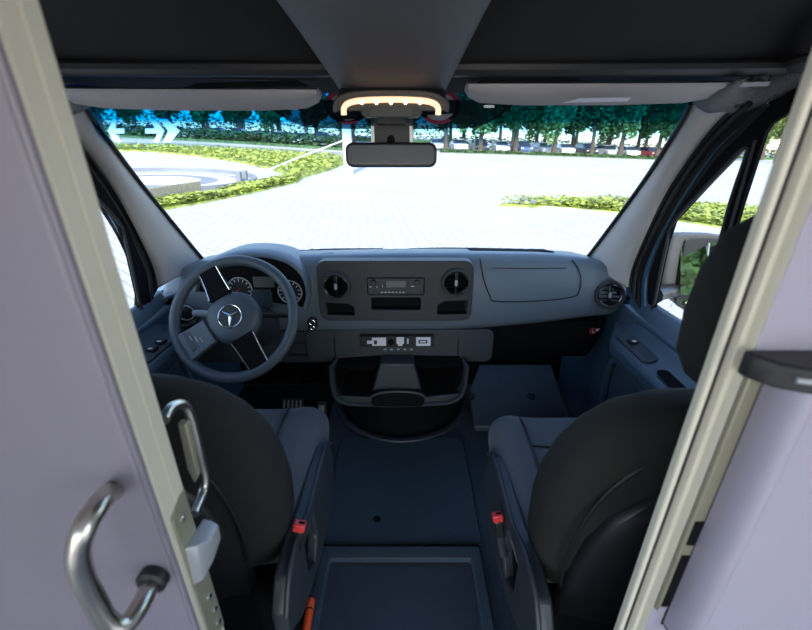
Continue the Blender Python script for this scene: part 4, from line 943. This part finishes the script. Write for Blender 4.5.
# white post with slanting bar
p_ = atg(349, 174); po = thing('barrier_post', 'white upright post with a thin slanting bar', 'barrier', p_)
bm = B(); bb(bm, p_.x - .20, p_.x + .20, p_.y - .15, p_.y + .15, p_.z, p_.z + 4.2); obj('post', bm, PWHITE, po, bevel=.02)
bm = B(); tube(bm, [at(346, 139.5, p_.y - .2), at(300, 157, p_.y - .25), at(262, 172.5, p_.y - .3)], .03, 8); obj('bar', bm, PWHITE, po)
bm = B(); g_ = at(286, 161.5, p_.y - .28); tube(bm, [g_, Vector((g_.x, g_.y, gz(g_.x, g_.y)))], .035, 8); obj('bar_prop', bm, PWHITE, po)
# arrow signs
AY = 36.0
def arrow(shapes, lab, c):
    s = thing('arrow_sign', lab, 'sign', (c.x, AY, gz(c.x, AY)))
    for pts in shapes:
        bm = B(); prism(bm, [at(a, b, AY) for a, b in pts], (0, .12, 0)); obj('arrow_board', bm, PWHITE, s, bevel=.01)
    bm = B(); tube(bm, [(c.x, AY + .2, gz(c.x, AY)), (c.x, AY + .2, c.z)], .07, 8); obj('post', bm, BUMPER, s)
arrow([[(107.5, 131), (113, 119), (117, 119), (115, 128.5), (124, 128.5), (124, 133.5), (115, 133.5), (121.5, 142), (114.5, 142)]], 'white arrow sign pointing left at the far roadside', at(116, 131, AY))
arrow([[(145, 128.5), (155, 128.5), (149, 119), (155, 119), (164, 131), (159, 142), (153, 142), (157.5, 133.5), (145, 133.5)], [(159, 119), (166.5, 119), (179.5, 131), (170.5, 142), (163, 142), (168, 131)]], 'white double headed arrow sign pointing right at the far roadside', at(158, 131, AY))
# grey road band beyond the plaza
bm = B(); q = P_((60, 148), (200, 149), (345, 156.5), (345, 153), (200, 144), (60, 141)); prism(bm, q, (0, 0, .02)); tag(struct(obj('road', bm, GREYC)), 'grey road', None); 
# dark clipped hedge beyond the road
leaf_bed('clipped_hedge', P_((55, 134.5), (110, 137), (170, 140), (250, 144.5), (345, 151), (345, 149.8), (250, 143), (170, 138.8), (110, 136), (55, 133.5)), 1.45, 6500, LEAFD, 'dark clipped hedge beyond the road at left', 'hedge', .25)
leaf_bed('clipped_hedge', P_((440, 152.6), (520, 155), (620, 158.5), (700, 161.5), (700, 160.6), (620, 157.6), (520, 154.2), (440, 151.8)), .45, 2500, LEAFD, 'low dark hedge before the parked cars at right', 'hedge', .2)

# trees -----------------------------------------------------------------
def crown_bm(seed, rx_, rz_, n=1500):
    rnd = random.Random(seed); bm = B()
    blobs = [(Vector((rnd.uniform(-.55, .55) * rx_, rnd.uniform(-.5, .5) * rx_, rnd.uniform(-.35, .55) * rz_)), rnd.uniform(.45, .7)) for _ in range(10)]
    for k in range(n):
        c0, s0 = blobs[k % 10]
        d_ = Vector((rnd.gauss(0, 1), rnd.gauss(0, 1), rnd.gauss(0, 1))).normalized() * (rnd.random() ** .4)
        c = c0 + Vector((d_.x * rx_ * s0, d_.y * rx_ * s0, d_.z * rz_ * s0))
        u = Vector((rnd.gauss(0, 1), rnd.gauss(0, 1), rnd.gauss(0, .6))).normalized() * rnd.uniform(.20, .42); v_ = u.orthogonal().normalized() * rnd.uniform(.14, .30)
        q = [bm.verts.new(c + u), bm.verts.new(c + v_), bm.verts.new(c - u), bm.verts.new(c - v_)]; bm.faces.new(q)
    return bm
ORD = ['first', 'second', 'third', 'fourth', 'fifth', 'sixth', 'seventh', 'eighth', 'ninth', 'tenth', 'eleventh', 'twelfth', 'thirteenth', 'fourteenth', 'fifteenth', 'sixteenth', 'seventeenth', 'eighteenth', 'nineteenth', 'twentieth']
protos = []
for k in range(4):
    t = thing('leafy_tree', 'tree', 'tree', (0, 0, 0), 'trees along the car park')
    bm = B(); cb = crown_bm(k, 2.05, 4.0, 2400); 
    for v in cb.verts: v.co.z += 5.3
    cr = obj('crown', cb, LEAFT if k % 2 == 0 else LEAFT2, t, smooth=0)
    le = (k - 1.5) * .12
    tube(bm, [(0, 0, -.2), (le * .5, 0, 2.0), (le, 0.05, 4.2), (le * 1.2, .1, 6.0)], [.34, .27, .22, .12], 10); tube(bm, [(le * .8, 0, 3.4), (.9, .2, 5.4)], [.14, .07], 8); tube(bm, [(le * .9, 0, 3.6), (-1.0, -.2, 5.6)], [.14, .06], 8)
    obj('trunk', bm, BARK, t)
    protos.append(t)
used = set()
def dup_tree(src, loc, rz, sc, label, group):
    if src not in used: r = src; used.add(src)
    else:
        r = src.copy(); COL.objects.link(r)
        for ch in list(src.children):
            c = ch.copy(); COL.objects.link(c); c.parent = r
    r.location = loc; r.rotation_euler = (0, 0, rz); r.scale = (sc, sc, sc); r['label'] = label; r['group'] = group
    return r
def push(g, m_):
    d_ = Vector((g.x - CAM[0], g.y - CAM[1], 0)).normalized() * m_; x, y = g.x + d_.x, g.y + d_.y
    return Vector((x, y, gz(x, y)))
def tree_row(pxs, line, back, scs, lab, group, off=0):
    for i, px in enumerate(pxs):
        g = push(atg(px, line(px)), back); dup_tree(protos[(i + off) % 4], g, i * 1.7 + off, scs[i % len(scs)], lab % ORD[i], group)
RL = lambda px: 152.0 + (px - 440) * .034
LL = lambda px: 132.2 + (px - 70) * .052
tree_row([446, 480, 515, 553, 591, 619, 656, 690, 730, 775], RL, 3.0, (1.0, .95, 1.05), 'tall leafy tree before the right hand cars, %s from the left', 'front row of trees at right')
tree_row([463 + 36 * k for k in range(9)], RL, 12.0, (1.0, .95), 'leafy tree just behind the right hand cars, %s from the left', 'middle row of trees at right', 1)
tree_row([450 + 31 * k for k in range(11)], RL, 18.5, (1.05, .95), 'dense tree in the rearmost row at right, %s from the left', 'rear row of trees at right', 2)
tree_row([70 + 34 * k for k in range(11)], LL, 7.0, (.95, 1.05, .9), 'leafy tree just beyond the far hedge, %s from the left', 'front row of trees at left', 1)
tree_row([58 + 37 * k for k in range(10)], LL, 15.0, (1.05, 1.0), 'leafy tree in the middle row at left, %s from the left', 'middle row of trees at left', 3)
tree_row([66 + 36 * k for k in range(10)], LL, 24.0, (1.15, 1.05), 'dense tree in the rearmost row at left, %s from the left', 'rear row of trees at left', 2)
def bank(p0, p1, line, back, h, n, label):
    near = [push(atg(px, line(px)), back) for px in range(p0, p1 + 1, 40)]; far = [push(atg(px, line(px)), back + 2.5) for px in range(p0, p1 + 1, 40)]
    leaf_bed('shrubbery', near + far[::-1], h, n, LEAFD, label, 'shrubs', .30)
bank(50, 450, LL, 31.0, 4.2, 9000, 'dense dark shrubbery behind the trees at far left')
bank(440, 800, RL, 25.0, 2.0, 4500, 'low dark shrubbery behind the trees at far right')
# trees behind the van that the mirrors show
for i, (x, y) in enumerate(((9.5, -19), (15, -21), (20.5, -20), (26, -22), (13, -29))):
    dup_tree(protos[i % 4], (x, y, gz(x, y)), i, 1.0, 'leafy tree standing behind the van, seen in the mirror', 'trees behind the van')

# cars ------------------------------------------------------------------
def car_proto(col, name, tall=0.0):
    paint = mat('car_paint_' + name, col, .3, coat=.6)
    t = thing('car', 'car', 'car', (0, 0, 0), 'parked cars')
    prof = [(-2.15, .28), (-2.2, .55), (-2.12, .80), (-1.2, .95), (1.5, 1.0 + tall * .2), (2.08, .95 + tall * .3), (2.15, .6), (2.1, .28)]
    bm = B(); loft(bm, [[(x, y, z if abs(x) < .85 else .28 + (z - .28) * .96) for y, z in prof] for x in (-.88, -.84, .84, .88)]); obj('body', bm, paint, t, bevel=.06, bseg=3)
    cp_ = [(-1.25, .93), (-.45, 1.42 + tall), (1.25, 1.44 + tall), (1.95, .95)]
    bm = B(); loft(bm, [[(x * (1 if z < 1.2 else .84), y, z) for y, z in cp_] for x in (-.80, .80)]); obj('window_band', bm, CGLASS, t, bevel=.03)
    bm = B(); bb(bm, -.66, .66, -.42, 1.2, 1.42 + tall, 1.47 + tall); obj('roof', bm, paint, t, bevel=.02)
    for x in (-.8, .8):
        for y in (-1.35, 1.35):
            bm = B(); lathe(bm, (x - .1, y, .32), (1, 0, 0), [(.2, 0), (.32, .03), (.32, .17), (.2, .2)], 20); obj('wheel', bm, TYRE, t)
    for x in (-.62, .62):
        bm = B(); box(bm, (x, -2.17, .68), (.30, .06, .14)); obj('headlamp', bm, PWHITE, t)
    return t
CP = {'white': car_proto((.75, .75, .76), 'white'), 'silver': car_proto((.45, .46, .48), 'silver'), 'black': car_proto((.02, .02, .022), 'black', .15), 'red': car_proto((.30, .03, .03), 'red'), 'blue': car_proto((.04, .08, .20), 'blue', .1)}
seq_r = ['silver', 'white', 'black', 'white', 'blue', 'silver', 'white', 'black', 'silver', 'white', 'red', 'white', 'black', 'silver']
seq_l = ['blue', 'white', 'white', 'black', 'silver', 'white', 'blue', 'black', 'red', 'silver', 'white', 'black', 'red']
cnt = {}
def place_car(kind, loc, rz, side):
    cnt[(kind, side)] = cnt.get((kind, side), 0) + 1
    r = dup_tree(CP[kind], loc, rz, 1.0, '%s %s car from the left parked %s' % (ORD[cnt[(kind, side)] - 1], kind, 'among the right hand trees' if side == 'r' else 'beyond the far hedge at left'), 'cars parked under the trees' if side == 'r' else 'cars parked beyond the hedge')
for i, k in enumerate(seq_r):
    px = 437 + i * 21; g = push(atg(px, RL(px)), 6.2); place_car(k, g, R(4 if i % 3 else -3), 'r')
for i, k in enumerate(seq_l):
    px = 92 + i * 21; g = push(atg(px, LL(px)), 1.0); place_car(k, (g.x, g.y, g.z), R(-3 + 2 * (i % 4)), 'l')
